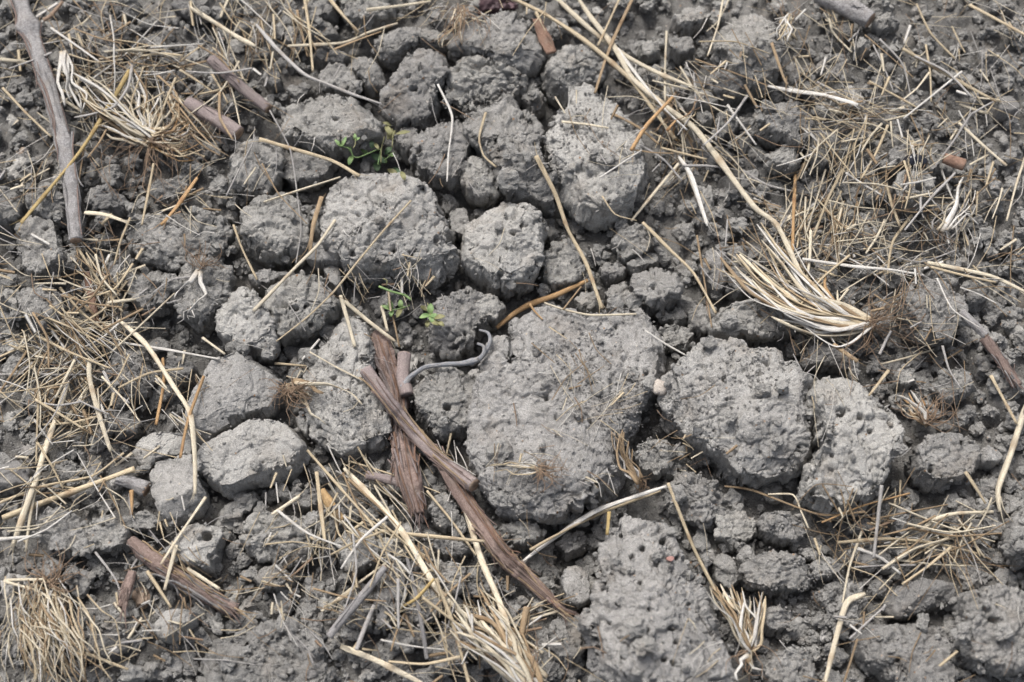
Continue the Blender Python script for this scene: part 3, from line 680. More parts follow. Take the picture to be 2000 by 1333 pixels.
while len(fixed) < 290 and tries < 20000:
    tries += 1
    x, y = CR.uniform(10, 1990), CR.uniform(10, 1323)
    r = CR.choice([12, 14, 17, 21, 26, 32], p=[.13, .2, .22, .2, .15, .10])*(0.75 if x > 1600 and y < 700 else 1.0)
    a = np.arange(0, 6.3, 0.7)
    if not gap(x+r*0.6*np.cos(a), y+r*0.6*np.sin(a)).all(): continue
    if len(fixed) and (np.hypot(np.array(fixed)[:, 0]-x, np.array(fixed)[:, 1]-y) < 0.8*(np.array(fixed)[:, 2]+r)).any(): continue
    fixed.append((x, y, r))
for x, y, r in fixed:
    me, VP = variants[CR.integers(len(variants))]
    s = r*PX*1000*1.05
    z = float(np.median(zat(x+np.array([-5, 0, 5, 0, 0]), y+np.array([0, 0, 0, 5, -5]))))+r*PX*0.25
    p = at(x, y, z)
    for test, label, grp in REG:
        if bool(test(x, y)): break
    label = beside(x, y, 'large soil crumb' if r >= 24 else ('soil crumb' if r >= 16 else 'small soil crumb')) or label
    o = link('soil_crumb', me, None, p, label, 'crumb', grp)
    rz = CR.uniform(0, 6.28); ax = CR.uniform(.85, 1.25)
    o.rotation_euler = (CR.uniform(-.3, .3), CR.uniform(-.3, .3), rz); o.scale = (s*ax, s/ax, s*CR.uniform(.8, 1.1))
    c, sn = math.cos(rz), math.sin(rz)
    W = VP*np.array([s*ax, s/ax, s]); W = np.stack([W[:, 0]*c-W[:, 1]*sn, W[:, 0]*sn+W[:, 1]*c, W[:, 2]], 1)
    splat(W+p)
fill_holes(); close_gaps()

def crumb_stuff(name, label, n, rmin, rmax, power, level, on_clod, margin, seed, weight=None, flat=False, sink=0.25, mat='crumb'):
    rng = np.random.default_rng(seed)
    X, Y, R = [], [], []; got = 0
    while got < n:
        k = n*3
        x = rng.uniform(-margin, 2000+margin, k); y = rng.uniform(-margin, 1333+margin, k)
        keep = gap(x, y) | (rng.random(k) < on_clod)
        if weight is not None: keep &= rng.random(k) < weight(x, y)
        x, y = x[keep], y[keep]
        r = rmin*(rmax/rmin)**(rng.random(len(x))**power)
        X.append(x); Y.append(y); R.append(r); got += len(x)
    x = np.concatenate(X)[:n]; y = np.concatenate(Y)[:n]; r = np.concatenate(R)[:n]
    z = zat(x, y)+r*0.001*(0.6-sink)*0.8
    P = at(x, y, z)
    var = [crumb_variant(level, rng) for _ in range(24)]
    T0 = var[0][1]; nv = len(var[0][0])
    VA = np.stack([v[0] for v in var])
    ch = rng.integers(0, 24, n)
    Vs = np.einsum('nij,nvj->nvi', rotations(n, rng), VA[ch]*(r*0.001)[:, None, None])*np.array([1, 1, .85])+P[:, None, :]
    T = (T0[None]+(np.arange(n)*nv)[:, None, None]).reshape(-1, 3)
    link(name, mesh(name, Vs.reshape(-1, 3), None, T, smooth=not flat, mat=M[mat]), kind='stuff', label=label)
    return Vs.reshape(-1, 3)
fine_w = lambda x, y: 0.35+0.65*np.exp(-((x-1850)/330.)**2-((y-200)/330.)**2)+0.4*np.exp(-((x-1600)/200.)**2-((y-1230)/120.)**2)+0.3*(y > 1000)
lump_w = lambda x, y: 0.5+0.5*np.exp(-((x-1330)/220.)**2-((y-520)/200.)**2)+0.45*np.exp(-((x-1800)/260.)**2-((y-900)/420.)**2)+0.4*np.exp(-((x-600)/330.)**2-((y-1150)/160.)**2)+0.3*(y < 200)*(x < 1300)
S1 = crumb_stuff('loose_crumbs', 'larger loose soil crumbs filling the gaps between clods', 1650, 4.0, 8.4, 1.3, 2, 0.0, 150, 21, lump_w, flat=True, sink=-0.05)
splat(S1[::2]); fill_holes(); close_gaps()
S1b = crumb_stuff('loose_crumbs', 'middling loose soil crumbs filling the gaps between clods', 3300, 2.0, 4.2, 1.2, 1, 0.015, 170, 24, flat=True, sink=0.0)
splat(S1b); fill_holes(); close_gaps()
S2 = crumb_stuff('small_crumbs', 'small soil crumbs strewn over the ground', 5500, 1.1, 2.1, 1.2, 0, 0.06, 170, 22, fine_w, True)
S3 = crumb_stuff('soil_grit', 'fine soil grit dusting the ground and clods', 6000, 0.45, 1.15, 1.2, 0, 0.30, 60, 23, fine_w, True, mat='clod')
# crumbly patches lying on the broad clods
PATCH = [(1140, 700, 80, 60), (1190, 790, 60, 50), (1010, 960, 70, 40), (690, 800, 45, 50), (1440, 720, 60, 35), (1340, 800, 40, 50), (1230, 860, 40, 40), (960, 1150, 60, 60), (1130, 240, 40, 50), (1600, 1180, 60, 70)]
def patch_w(x, y):
    w = 0
    for cx, cy, sx, sy in PATCH: w = w+np.exp(-((x-cx)/sx)**2-((y-cy)/sy)**2)
    return np.clip(w, 0, 1)
S4 = crumb_stuff('clod_grit', 'patches of fine loose grit lying on the broad clods', 2600, 0.45, 1.9, 1.7, 0, 1.0, 0, 25, patch_w, True, mat='clod')
# ------------------------------------------------------------------ stems, straws, canes
def resample(pts, step):
    """smooth curve through photo points, one sample every `step` pixels"""
    p = np.asarray(pts, float)
    if len(p) == 2:
        n = max(3, int(np.hypot(*(p[1]-p[0]))/step)+1)
        t = np.linspace(0, 1, n)[:, None]; return p[0]*(1-t)+p[1]*t
    out = []
    q = np.vstack([2*p[0]-p[1], p, 2*p[-1]-p[-2]])
    for i in range(1, len(q)-2):
        n = max(2, int(np.hypot(*(q[i+1]-q[i]))/step))
        t = np.linspace(0, 1, n, endpoint=False)[:, None]
        a, b, c, d = q[i-1], q[i], q[i+1], q[i+2]
        # half tension so kinks stay kinks
        m0, m1 = 0.35*(c-a), 0.35*(d-b)
        out.append((2*t**3-3*t**2+1)*b+(t**3-2*t**2+t)*m0+(-2*t**3+3*t**2)*c+(t**3-t**2)*m1)
    out.append(p[-1:]); return np.vstack(out)
def lay(px, rad, stiff=1.0, lift=0.0, sag=None):
    """3-D path of a stem lying over whatever the photo shows below it; rad in metres"""
    z0 = np.maximum.reduce([zat(px[:, 0]+a, px[:, 1]+b) for a, b in ((0, 0), (4, 0), (-4, 0), (0, 4), (0, -4))])
    z = z0.copy()
    it = int(30+220*stiff)
    for _ in range(it):
        m = z.copy(); m[1:-1] = 0.5*(z[:-2]+z[2:])
        m[0] = 0.5*(z[0]+z[1]); m[-1] = 0.5*(z[-1]+z[-2])
        z = np.maximum(z0, m)
    for _ in range(3): z[1:-1] = 0.25*z[:-2]+0.5*z[1:-1]+0.25*z[2:]
    z = z+rad*0.7+lift
    if sag is not None: z = z+sag
    return at(px[:, 0], px[:, 1], z)
def tube(P, R, sides=7, flat=1.0, twist=0.0, nodes=(), cap=True, relief=None, lean=0.0):
    """vertices, quads, tris, along-coordinates, tint"""
    n = len(P); R = np.broadcast_to(np.asarray(R, float), (n,)).copy()
    T = np.gradient(P, axis=0); T /= np.linalg.norm(T, axis=1)[:, None]+1e-12
    up = np.array([0.0, 0.13, 1.0])
    S = np.cross(T, up); S /= np.linalg.norm(S, axis=1)[:, None]+1e-12
    U = np.cross(S, T)
    if twist:
        a = np.linspace(0, twist, n)[:, None]; S, U = S*np.cos(a)+U*np.sin(a), U*np.cos(a)-S*np.sin(a)
    dist = np.concatenate([[0], np.cumsum(np.linalg.norm(np.diff(P, axis=0), axis=1))])
    tint = np.zeros(n)
    for f in nodes:
        d0 = f*dist[-1]; g = np.exp(-((dist-d0)/(R.mean()*1.5+0.0004))**2)
        R = R*(1+0.22*g); tint = np.maximum(tint, 0.85*g)
    th = np.arange(sides)/sides*2*math.pi
    ca, sa = np.cos(th), np.sin(th)*flat
    rr = np.ones((n, sides)) if relief is None else relief(dist, th)
    V = P[:, None, :]+R[:, None, None]*rr[..., None]*(ca[None, :, None]*S[:, None, :]+sa[None, :, None]*U[:, None, :])
    idx = np.arange(n*sides).reshape(n, sides)
    nx = np.roll(idx, -1, 1)
    q = np.stack([idx[:-1], nx[:-1], nx[1:], idx[1:]], -1).reshape(-1, 4)
    al = np.stack([np.repeat(dist, sides)*10, np.zeros(n*sides), np.tile(0.5-0.5*np.cos(th)+0.3*np.sin(th), n)], 1)
    al[:, 1] = np.tile(np.sin(th), n)
    V = V.reshape(-1, 3); tint = np.repeat(tint, sides)
    tr = np.zeros((0, 3), int)
    if cap:
        c0, c1 = len(V), len(V)+1
        V = np.vstack([V, P[0]-T[0]*0.1*R[0], P[-1]+T[-1]*0.1*R[-1]])
        al = np.vstack([al, al[0], al[-1]]); tint = np.append(tint, [0.8, 0.8])
        tr = np.vstack([np.stack([np.full(sides, c0), nx[0], idx[0]], 1), np.stack([np.full(sides, c1), idx[-1], nx[-1]], 1)])
    return V, q, tr, al, tint
def join(parts):
    V, Q, T, A, I = [], [], [], [], []; o = 0
    for v, q, t, a, i in parts:
        V.append(v); Q.append(q+o); T.append(t+o); A.append(a); I.append(i); o += len(v)
    return np.vstack(V), np.vstack(Q), np.vstack(T), np.vstack(A), np.concatenate(I)
def stem_mesh(name, data, matn, origin):
    v, q, t, a, i = data
    return mesh(name, v-origin, q, t, True, a, i, M[matn])

ZB = ZI.copy()
def S(s): return [tuple(float(v) for v in t.split(',')) for t in s.split()]
def rand_straw(rng, cx, cy, sx, sy, Lr, wr, curve, stiff, n=9.0, ang=None):
    x, y = rng.normal(cx, sx), rng.normal(cy, sy)
    a = rng.uniform(0, math.pi) if ang is None else rng.normal(*ang)
    L = rng.uniform(*Lr); d = np.array([math.cos(a), math.sin(a)])*L*.5; nr = np.array([-d[1], d[0]])*rng.normal()*curve
    c = np.array([x, y]); w = rng.uniform(*wr)
    px = resample([c-d, c+nr, c+d], n)
    return lay(px, w*.5*PX, stiff, rng.uniform(0, .0015)), w
# ------------------------------------------------------------------ fine chaff nobody could count
MATS = [
 (1090, 790, 80, 80, 60, (25, 110), (0.9, 2.4)), (1030, 900, 60, 40, 30, (20, 80), (0.9, 2.2)), (1270, 820, 50, 60, 30, (20, 80), (0.9, 2.4)),
 (1700, 330, 130, 170, 620, (25, 137), (1.0, 3.4)), (1640, 500, 120, 70, 320, (25, 137), (1.0, 3.4)), (1560, 140, 70, 90, 150, (25, 112), (1.0, 2.9)),
 (110, 780, 90, 100, 430, (25, 150), (1.0, 3.7)), (270, 140, 140, 80, 330, (25, 150), (1.0, 3.4)), (180, 580, 60, 80, 170, (25, 112), (1.0, 3.3)),
 (1330, 260, 90, 110, 170, (20, 112), (1.0, 3.0)), (700, 1080, 110, 110, 230, (25, 125), (1.0, 3.1)), (1800, 1055, 110, 40, 150, (30, 150), (1.0, 3.3)),
 (770, 560, 80, 35, 60, (25, 100), (1.0, 3.3)), (960, 15, 80, 20, 50, (25, 112), (1.0, 3.3)), (570, 80, 90, 70, 110, (25, 125), (1.0, 3.3)),
 (250, 1190, 120, 90, 200, (20, 112), (1.0, 3.0)), (1900, 600, 80, 160, 170, (25, 125), (1.0, 3.0)), (1000, 1230, 110, 80, 130, (25, 137), (1.0, 3.3)),
 (1720, 690, 80, 50, 90, (25, 112), (1.0, 2.1)), (1700, 1180, 120, 110, 80, (25, 112), (1.0, 2.5)), (50, 250, 60, 150, 90, (25, 137), (1.0, 3.3)),
 (1880, 60, 110, 70, 60, (25, 112), (1.0, 2.5)), (400, 300, 90, 80, 110, (25, 112), (1.0, 2.8)), (330, 760, 60, 60, 60, (25, 100), (1.0, 2.8)),
]
FR = np.random.default_rng(66)
bins = {}
def add_fine(P, w, mats, blade=False):
    t = np.linspace(0, 1, len(P))
    if blade: P = P[:max(3, len(P)//2)]; t = t[:len(P)]; w = w*2.4      # broken bits of leaf
    D = tube(P, w*.5*PX*(1-.4*t), 4, .25 if blade else .7, FR.uniform(-1, 1), (), False)
    if not blade: splat(P)
    bins.setdefault(mats[FR.integers(len(mats))], []).append(D)
for cx, cy, sx, sy, cnt, Lr, wr in MATS:
    k = 0
    while k < cnt*(0.5 if cx > 1500 else 0.62):                           # small drifts of strands lying roughly one way
        dx, dy, da, m = FR.normal(cx, sx), FR.normal(cy, sy), FR.uniform(0, math.pi), int(FR.integers(3, 11))
        spread = FR.uniform(8, 34); loose = FR.uniform(.15, .8)
        mats = [['pale', 'white', 'gold'], ['tan', 'tan', 'gold', 'pale'], ['root', 'tan', 'grey', 'tan', 'pale'], ['pale', 'gold', 'grey', 'white']][FR.integers(4)]
        for _ in range(m):
            P, w = rand_straw(FR, dx, dy, spread, spread, Lr, wr, .15, .12, 11.0, (da, loose))
            add_fine(P, w, mats, FR.random() < .24); k += 1
for k in range(300):                              # strays over the whole field
    x, y = FR.uniform(-150, 2150), FR.uniform(-150, 1480)
    P, w = rand_straw(FR, x, y, 1, 1, (15, 75), (1.0, 3.0), .2, .1, 10.0)
    add_fine(P, w, ['pale', 'tan', 'root', 'root', 'white', 'grey'])
DRIFTS = [(700, 960, .85, 16, (80, 190)), (770, 1050, .85, 16, (80, 190)), (850, 1140, .9, 12, (70, 170)), (150, 640, .5, 14, (70, 170)), (110, 720, 2.2, 20, (80, 200)), (60, 960, -.35, 12, (80, 200)),
 (1320, 200, .8, 14, (60, 150)), (1400, 280, .85, 10, (60, 150)), (1660, 200, .35, 14, (60, 150)), (1640, 300, 1.9, 14, (60, 140)), (1590, 420, 2.0, 18, (60, 140)), (1700, 480, .1, 16, (70, 160)),
 (1840, 1052, -.05, 24, (90, 230)), (560, 60, .8, 10, (60, 140)), (170, 130, .4, 12, (60, 150)), (300, 110, .1, 16, (70, 170)), (430, 100, 1.1, 10, (60, 140)), (1920, 560, .35, 8, (70, 150)), (960, 1240, 1.1, 22, (60, 150)), (660, 1030, 1.5, 10, (60, 130)), (190, 560, 1.1, 10, (70, 140))]
for dx, dy, da, m, Lr in DRIFTS:                 # pale sheaves lying one way
    for _ in range(m):
        P, w = rand_straw(FR, dx, dy, 36, 30, Lr, (1.5, 5.0), .13, .3, 11.0, (da, .38))
        add_fine(P, w, ['pale', 'pale', 'white', 'gold', 'tan'])
NM = dict(pale='pale', gold='golden', tan='tan', white='bleached', grey='grey', root='brown root')
for matn, parts in bins.items():
    v, q, t, a, i = join(parts)
    link('fine_straw', mesh('fine_straw', v, q, t, True, a, i, M[matn]), None, None, 'fine '+NM[matn]+' fibres and chaff scattered over the soil', None, None, 'stuff')
SR = np.random.default_rng(77)
# photo path, width in pixels, material, label
STRAWS = [
('253,138 210,212 152,302 41,436',11,'olive','golden-brown straw stem slanting across the grey branch'),
('5,172 50,220 100,268',7,'gold','golden straw left of the grey branch'),
('138,-5 203,64 263,125',4,'tan','thin straw running from the top edge to the splayed crown'),
('165,416 205,420 252,436',11,'pale','short pale straw touching the foot of the grey branch'),
('300,320 290,375 277,440',7,'gold','upright straw standing below the splayed crown'),
('385,348 345,405 315,440',10,'orange','orange split straw pointing to the brown-stained clod'),
('165,280 152,370 146,450 152,500',5,'tan','thin straw lying along the grey branch'),
('372,15 420,45 465,74 500,92',13,'pale','broad split straw near the top edge above the purplish cane'),
('435,57 455,105 476,155',5,'pale','thin straw crossing the purplish cane'),
('442,142 458,195 469,246',5,'pale','thin straw between the two purplish canes'),
('412,142 430,172 445,202',7,'gold','short golden straw beside the purplish cut cane'),
('-10,116 25,119 55,122',11,'pale','pale straw stub at the edge beside the grey branch'),
('294,93 350,89 398,86',5,'white','whitish straw lying level above the splayed crown'),
('442,383 468,330 500,268',5,'grey','grey straw leaning over the clod with the thin grey stem'),
('116,192 140,206 166,222',9,'pale','pale straw poking out from under the grey branch'),
('500,48 540,95 594,145 640,165 690,185 745,203',10,'grey','long kinked grey straw ending at the grainy clod'),
('594,-8 604,60 611,140',9,'gold','upright golden straw at the top edge, the taller one'),
('638,-8 668,28 699,62',10,'gold','golden straw slanting down from the top edge to a clod'),
('562,90 668,84 720,64 777,46',8,'pale','pale bent straw lying across two upright golden straws'),
('652,97 700,78 745,62',7,'tan','short tan straw just below the pale bent straw'),
('507,272 560,288 648,314 702,344',10,'gold','golden straw reaching the top of the pale rounded clod'),
('515,395 575,375 665,346',6,'pale','thin pale straw below the golden straw near the weed'),
('527,216 567,294 583,400 588,450 578,515',4,'grey','thin grey stem bowed over three clods'),
('855,165 883,228 876,300 873,355',6,'white','white bent stem hanging over the crumbly clod'),
('512,320 545,380 600,438',4,'tan','fine straw over the pitted clod'),
('949,220 936,270 945,305 969,327',6,'gold','curved peach rootlet on the tall jagged clod'),
('716,20 780,12 842,3',9,'pale','pale straw along the top edge'),
('580,20 590,65 600,110',6,'tan','short straw left of the taller golden straw'),
('628,385 612,440 605,492',13,'tan','tan husk-like stem between pitted clod and pale rounded clod'),
('803,392 750,450 700,510 652,570 600,620 540,667',6,'gold','long thin golden straw across the pale rounded clod'),
('655,430 620,480 580,520 495,608',9,'pale','pale straw leaning over the small wedged clod'),
('665,578 680,630 693,678',9,'pale','short straw standing over the dark hollow'),
('672,588 720,628 773,668',10,'pale','straw slanting into the hollow towards the shaggy vine stem'),
('605,688 665,722 722,750',5,'pale','thin straw ending at the cane tip'),
('590,703 624,663',7,'white','whitish straw chip beside the long cracked clod'),
('537,710 598,715',7,'gold','small golden straw beside the topmost slanting block'),
('746,598 757,648',9,'pale','upright straw stub in the weed hollow'),
('765,608 780,678',6,'tan','thin upright straw in the weed hollow'),
('1047,305 1085,380 1110,450 1145,515 1176,603',11,'gold','upright golden straw between the shaded clod and small clods'),
('1082,-8 1150,55 1220,108 1290,145 1356,171',14,'pale','thick pale straw, upper of the crossing straws, ending above the smooth low clod'),
('990,-8 1067,30 1145,82 1230,155 1287,230 1318,272',12,'gold','jointed golden straw, lower of the crossing straws'),
('1126,-8 1152,32 1203,98 1236,155 1304,212 1358,253 1405,314 1473,405 1517,440 1560,527 1605,600',15,'pale','longest thick straw running from the top edge to the fanned stubble'),
('1205,95 1250,155 1300,215 1342,254',9,'white','bleached straw lying along the longest thick straw'),
('1238,-8 1202,68 1182,118 1162,182',9,'tan','brownish straw crossing under the thick straws'),
('1212,-6 1168,90',6,'gold','golden straw beside the brownish crossing straw'),
('1047,24 1083,102',8,'gold','golden straw over the reddish bark scrap'),
('1302,62 1299,130 1299,200',7,'pale','upright straw above the tangled straw knot'),
('1233,294 1263,246 1314,190',10,'orange','orange straw poking out below the longest thick straw'),
('1358,116 1440,145 1500,168',6,'tan','thin straw leading to the bleached sheath'),
('1498,168 1550,178 1610,186 1676,205',14,'white','bleached leaf sheath above the pale double clod'),
('1413,-6 1402,50 1382,110',6,'pale','thin forked straw beside the tall shaggy clod'),
('1425,-4 1404,40 1380,62',4,'pale','short prong of the forked straw at the shaggy clod'),
('1325,320 1277,378 1233,432',8,'pale','pale straw slanting down to the large long clod'),
('1324,304 1348,340 1365,390 1382,442',11,'white','bleached bent straw below the jointed golden straw'),
('1170,348 1210,322 1253,294',5,'white','fine white fibre on the large long clod'),
('1255,435 1310,490 1355,535 1398,612',8,'gold','kinked brown straw passing the upright narrow clod'),
('1361,460 1375,545 1390,640',5,'tan','thin straw beside the kinked brown straw'),
('1063,592 1101,605 1155,616 1243,614',6,'pale','thin pale straw along the back rim of the largest clod'),
('1260,646 1300,672 1341,695',5,'white','thin white straw between the two biggest clods'),
('1763,95 1865,155 1946,199',10,'gold','split golden straw leading to the dark pebble'),
('1893,10 1950,40 2005,70',9,'gold','golden straw in the top corner'),
('1873,240 1920,284 1966,324',8,'pale','pale straw lying on the fine crumbs'),
('1790,8 1817,64 1865,115',6,'gold','thin kinked straw near the top corner'),
('1689,68 1740,112 1784,152',4,'tan','thin tan straw above the straw mat'),
('1697,159 1745,185 1790,210',7,'gold','golden straw lying on the straw mat'),
('1730,236 1790,221',6,'pale','short level straw on the straw mat'),
('1730,358 1742,400 1757,442',8,'gold','golden straw beside the pitted round clod'),
('1507,84 1530,150 1538,166',8,'tan','curled tan leaf above the bleached sheath'),
('1866,338 1820,385 1767,450',6,'grey','greyish straw below the pitted round clod'),
('2005,300 1985,360 1966,432',6,'pale','thin straw at the side edge near the rusty cane stub'),
('1554,341 1550,420 1548,495',8,'orange','upright orange straw in the straw mat'),
('1811,513 1870,525 1939,541 2005,572',11,'pale','split pale straw reaching the side edge'),
('1818,522 1880,538 1945,552',7,'gold','loose strand along the split pale straw'),
('1567,506 1669,521 1740,527 1804,538',8,'white','bleached straw across the mat above the fanned stubble'),
('1720,712 1775,698 1824,683',5,'pale','fine straw over the hairy roots'),
('1736,724 1697,773',7,'gold','short golden straw below the hairy roots'),
('1627,673 1675,707',10,'tan','stubby tan straw beside the fanned stubble base'),
('1935,734 1960,780 1986,828',8,'gold','golden straw under the grey-brown vine cane'),
('2005,790 1975,885 1950,955 1953,1000',15,'pale','thick pale stalk at the side edge, splitting at its tip'),
('1885,922 1905,952 1925,984',9,'gold','short straw left of the pale stalk tip'),
('1797,1038 1831,1013 1870,1003 1940,1000',9,'pale','jointed pale straw above the straw bundle'),
('1690,1160 1655,1177 1635,1240 1610,1340',13,'pale','thick pale straw bending up from the bottom edge'),
('1635,1060 1736,1053 1830,1062 1922,1085',7,'gold','longest straw of the bundle'),
('1750,1094 1820,1102 1888,1106',5,'pale','lowest straw of the bundle'),
('1723,1112 1787,1072 1868,1048',7,'pale','slanting straw of the bundle'),
('1659,1248 1695,1215 1730,1183',5,'grey','thin grey straw by the wide plate of soil'),
('1500,966 1549,967 1565,1000 1579,1032',5,'pale','thin bent straw over the angular clod'),
('1605,1021 1686,988 1777,964',5,'orange','thin orange straw under the pitted crack clod'),
('1675,1248 1648,1336',5,'tan','thin straw along the edge of the wide plate'),
('1722,948 1715,1010 1706,1090',9,'grey','grey stem standing by the pale nodule'),
('1305,944 1354,1069 1395,1150 1420,1202',8,'gold','slender golden straw beside the worm-holed clod'),
('1302,950 1165,998 1068,1062 1012,1104',10,'white','long pale straw bridging from largest clod to long cane'),
('1290,958 1165,1006 1075,1052 1035,1075',8,'gold','golden strand under the long pale bridging straw'),
('600,880 665,954 719,1015 746,1055',7,'gold','thin golden straw below the lower slanting block'),
('672,915 780,1031 854,1150 925,1216',14,'pale','thick jointed straw stem beside the shield-shaped clod'),
('680,935 760,1010 838,1100',7,'tan','tan strand along the thick jointed stem'),
('618,922 626,990 635,1062',9,'gold','upright golden straw above the seed husk'),
('743,1038 840,1048 946,1058',9,'gold','level straw reaching the long cane'),
('895,945 939,1092 973,1170 1000,1250 1028,1320',15,'pale','thick pale straw lying across the long cane'),
('851,1131 885,1220 917,1340',9,'gold','straw below the round clod running to the bottom edge'),
('628,1195 700,1140 787,1075',6,'pale','thin straw slanting above the dark twig'),
('665,1263 736,1291 830,1338',12,'pale','pale flat straw at the bottom edge'),
('530,1006 586,969',10,'pale','short pale straw piece on the rough lump'),
('834,959 880,1015 930,1085',6,'gold','thin straw crossing beside the thick pale straw'),
('784,1187 815,1168 848,1131',7,'olive','curved olive straw by the dark grey stem'),
('5,1012 80,983 152,957 263,916',14,'gold','thick golden straw near the side edge, lying level'),
('132,751 108,820 84,890 73,930 60,965 22,1075',14,'pale','thick pale stalk that splits into two prongs'),
('75,925 60,1000 50,1078',8,'pale','second prong below the splitting pale stalk'),
('232,625 287,676 338,754 371,808 380,890 381,965',12,'pale','branching pale straw with a joint beside the slanting blocks'),
('398,735 371,808 361,845 352,895',8,'orange','side branch of the jointed pale straw'),
('240,670 330,684 429,702',7,'white','whitish straw pointing at the topmost slanting block'),
('175,700 175,737 189,795 216,882',12,'pale','pale stem in the straw litter'),
('209,592 265,585',10,'pale','short straw chip near the bark strip'),
('152,485 202,562 240,610',7,'gold','straw running down from the foot of the grey branch'),
('456,440 473,487 502,547',6,'gold','thin straw between brown-stained and pitted clods'),
('395,660 439,692',7,'pale','thin short straw above the slanting blocks'),
('128,822 150,790 172,755',10,'pale','straw with a broken tip in the litter'),
('216,690 270,640 341,573',6,'pale','pale straw pointing at the shredded stem'),
('71,656 140,690 216,720',6,'gold','golden straw across the straw litter'),
('305,830 320,750 318,700',9,'orange','orange straw behind the branching pale straw'),
('186,1079 226,1133 250,1205',6,'grey','thin grey straw beside the short brown bark piece'),
('402,971 351,1045 314,1103',7,'pale','thin straw ending on the brown cane'),
('344,1065 321,1153',9,'pale','straw lying across the brown cane'),
('287,1116 334,1187',7,'gold','golden straw below the brown cane'),
('365,1111 429,1151',9,'pale','pale straw tucked along the brown cane'),
('90,1132 8,1135 88,1163 135,1240',7,'pale','sharply folded straw over the fine straw bundle'),
('164,1275 250,1308',7,'gold','straw beside the dim clod at the bottom'),
('250,1248 277,1207',7,'pale','short straw left of the pale angular stone'),
('-6,1054 81,1047',9,'white','bluish white straw at the side edge'),
('257,958 257,1006',9,'orange','short orange straw above the smooth low clod'),
('-6,984 84,950 180,930 242,885',7,'gold','thin golden straw above the thick level straw'),
('1100,605 1135,560',5,'tan','small twig beside the orange twig'),
('1190,1000 1186,1045',8,'olive','straw stub in the hollow behind the worm-holed clod'),
('1690,1000 1600,1005 1470,958 1415,950',6,'tan','tan stem along the foot of the big smooth-crowned clod'),
]
def straw_relief(seed, amt=0.16):
    ph = np.random.default_rng(seed).uniform(0, 6.28, 4)
    return lambda d, th: 1+amt*np.sin(th*3+ph[0])[None, :]*0.6+amt*np.sin(d[:, None]*180+ph[1])*0.5+amt*np.sin(th*2+ph[2])[None, :]*np.sin(d[:, None]*60+ph[3])
for si, (path, w, matn, label) in enumerate(STRAWS):
    px = resample(S(path), 9.0)
    rad = w*0.5*PX*0.82
    stiff = 1.0 if w >= 6 else 0.6
    P = lay(px, rad, stiff, lift=0.004 if 'longest thick' in label else (0.0006 if w > 8 else 0.0003))
    n = len(P); L = np.hypot(*(np.diff(px, axis=0).T)).sum()
    t = np.linspace(0, 1, n)
    R = rad*(1-0.18*t)*(1+0.05*np.sin(t*9+si))
    if matn in ('white', 'grey', 'pale') and w >= 10: R = R*np.clip(0.6+4*np.minimum(t, 1-t), 0.6, 1)
    nodes = [] if w < 6 or matn == 'white' else [f for f in np.arange(SR.uniform(50, 170)/L, 0.97, SR.uniform(120, 190)/L)]
    flat = 0.45 if ('sheath' in label or 'leaf' in label or 'flat' in label) else (0.62 if matn in ('white', 'tan') else 0.82)
    D = tube(P, R, 9 if w >= 8 else 6, flat, SR.uniform(-.8, .8), nodes, True, straw_relief(si))
    parts = [D]
    o0 = P[n//2].copy()
    o = link('straw', stem_mesh('straw', D, matn, o0), None, o0, label, 'straw')
    splat(P[2:-2]+np.array([0, 0, rad*0.5]))
    if w >= 10:                                   # fibres split off the ends
        for k in range(3):
            e = 0 if k % 2 else -1
            dirv = (px[0]-px[min(5, n-1)]) if e == 0 else (px[-1]-px[max(-6, -n)])
            dirv = dirv/(np.hypot(*dirv)+1e-6)
            side = np.array([-dirv[1], dirv[0]])*SR.uniform(-.5, .5)
            a = px[e]-dirv*SR.uniform(10, 30)+side*w*.5; ln = SR.uniform(25, 55)
            q = resample([a, a+dirv*ln*.5+side*ln*.25, a+dirv*ln+side*ln], 8)
            Pq = lay(q, rad*.2, .5, lift=rad)
            Dq = tube(Pq, np.linspace(1, .35, len(Pq))*rad*.22, 4, .6)
            link('fibre', stem_mesh('fibre', Dq, matn, o0), o)
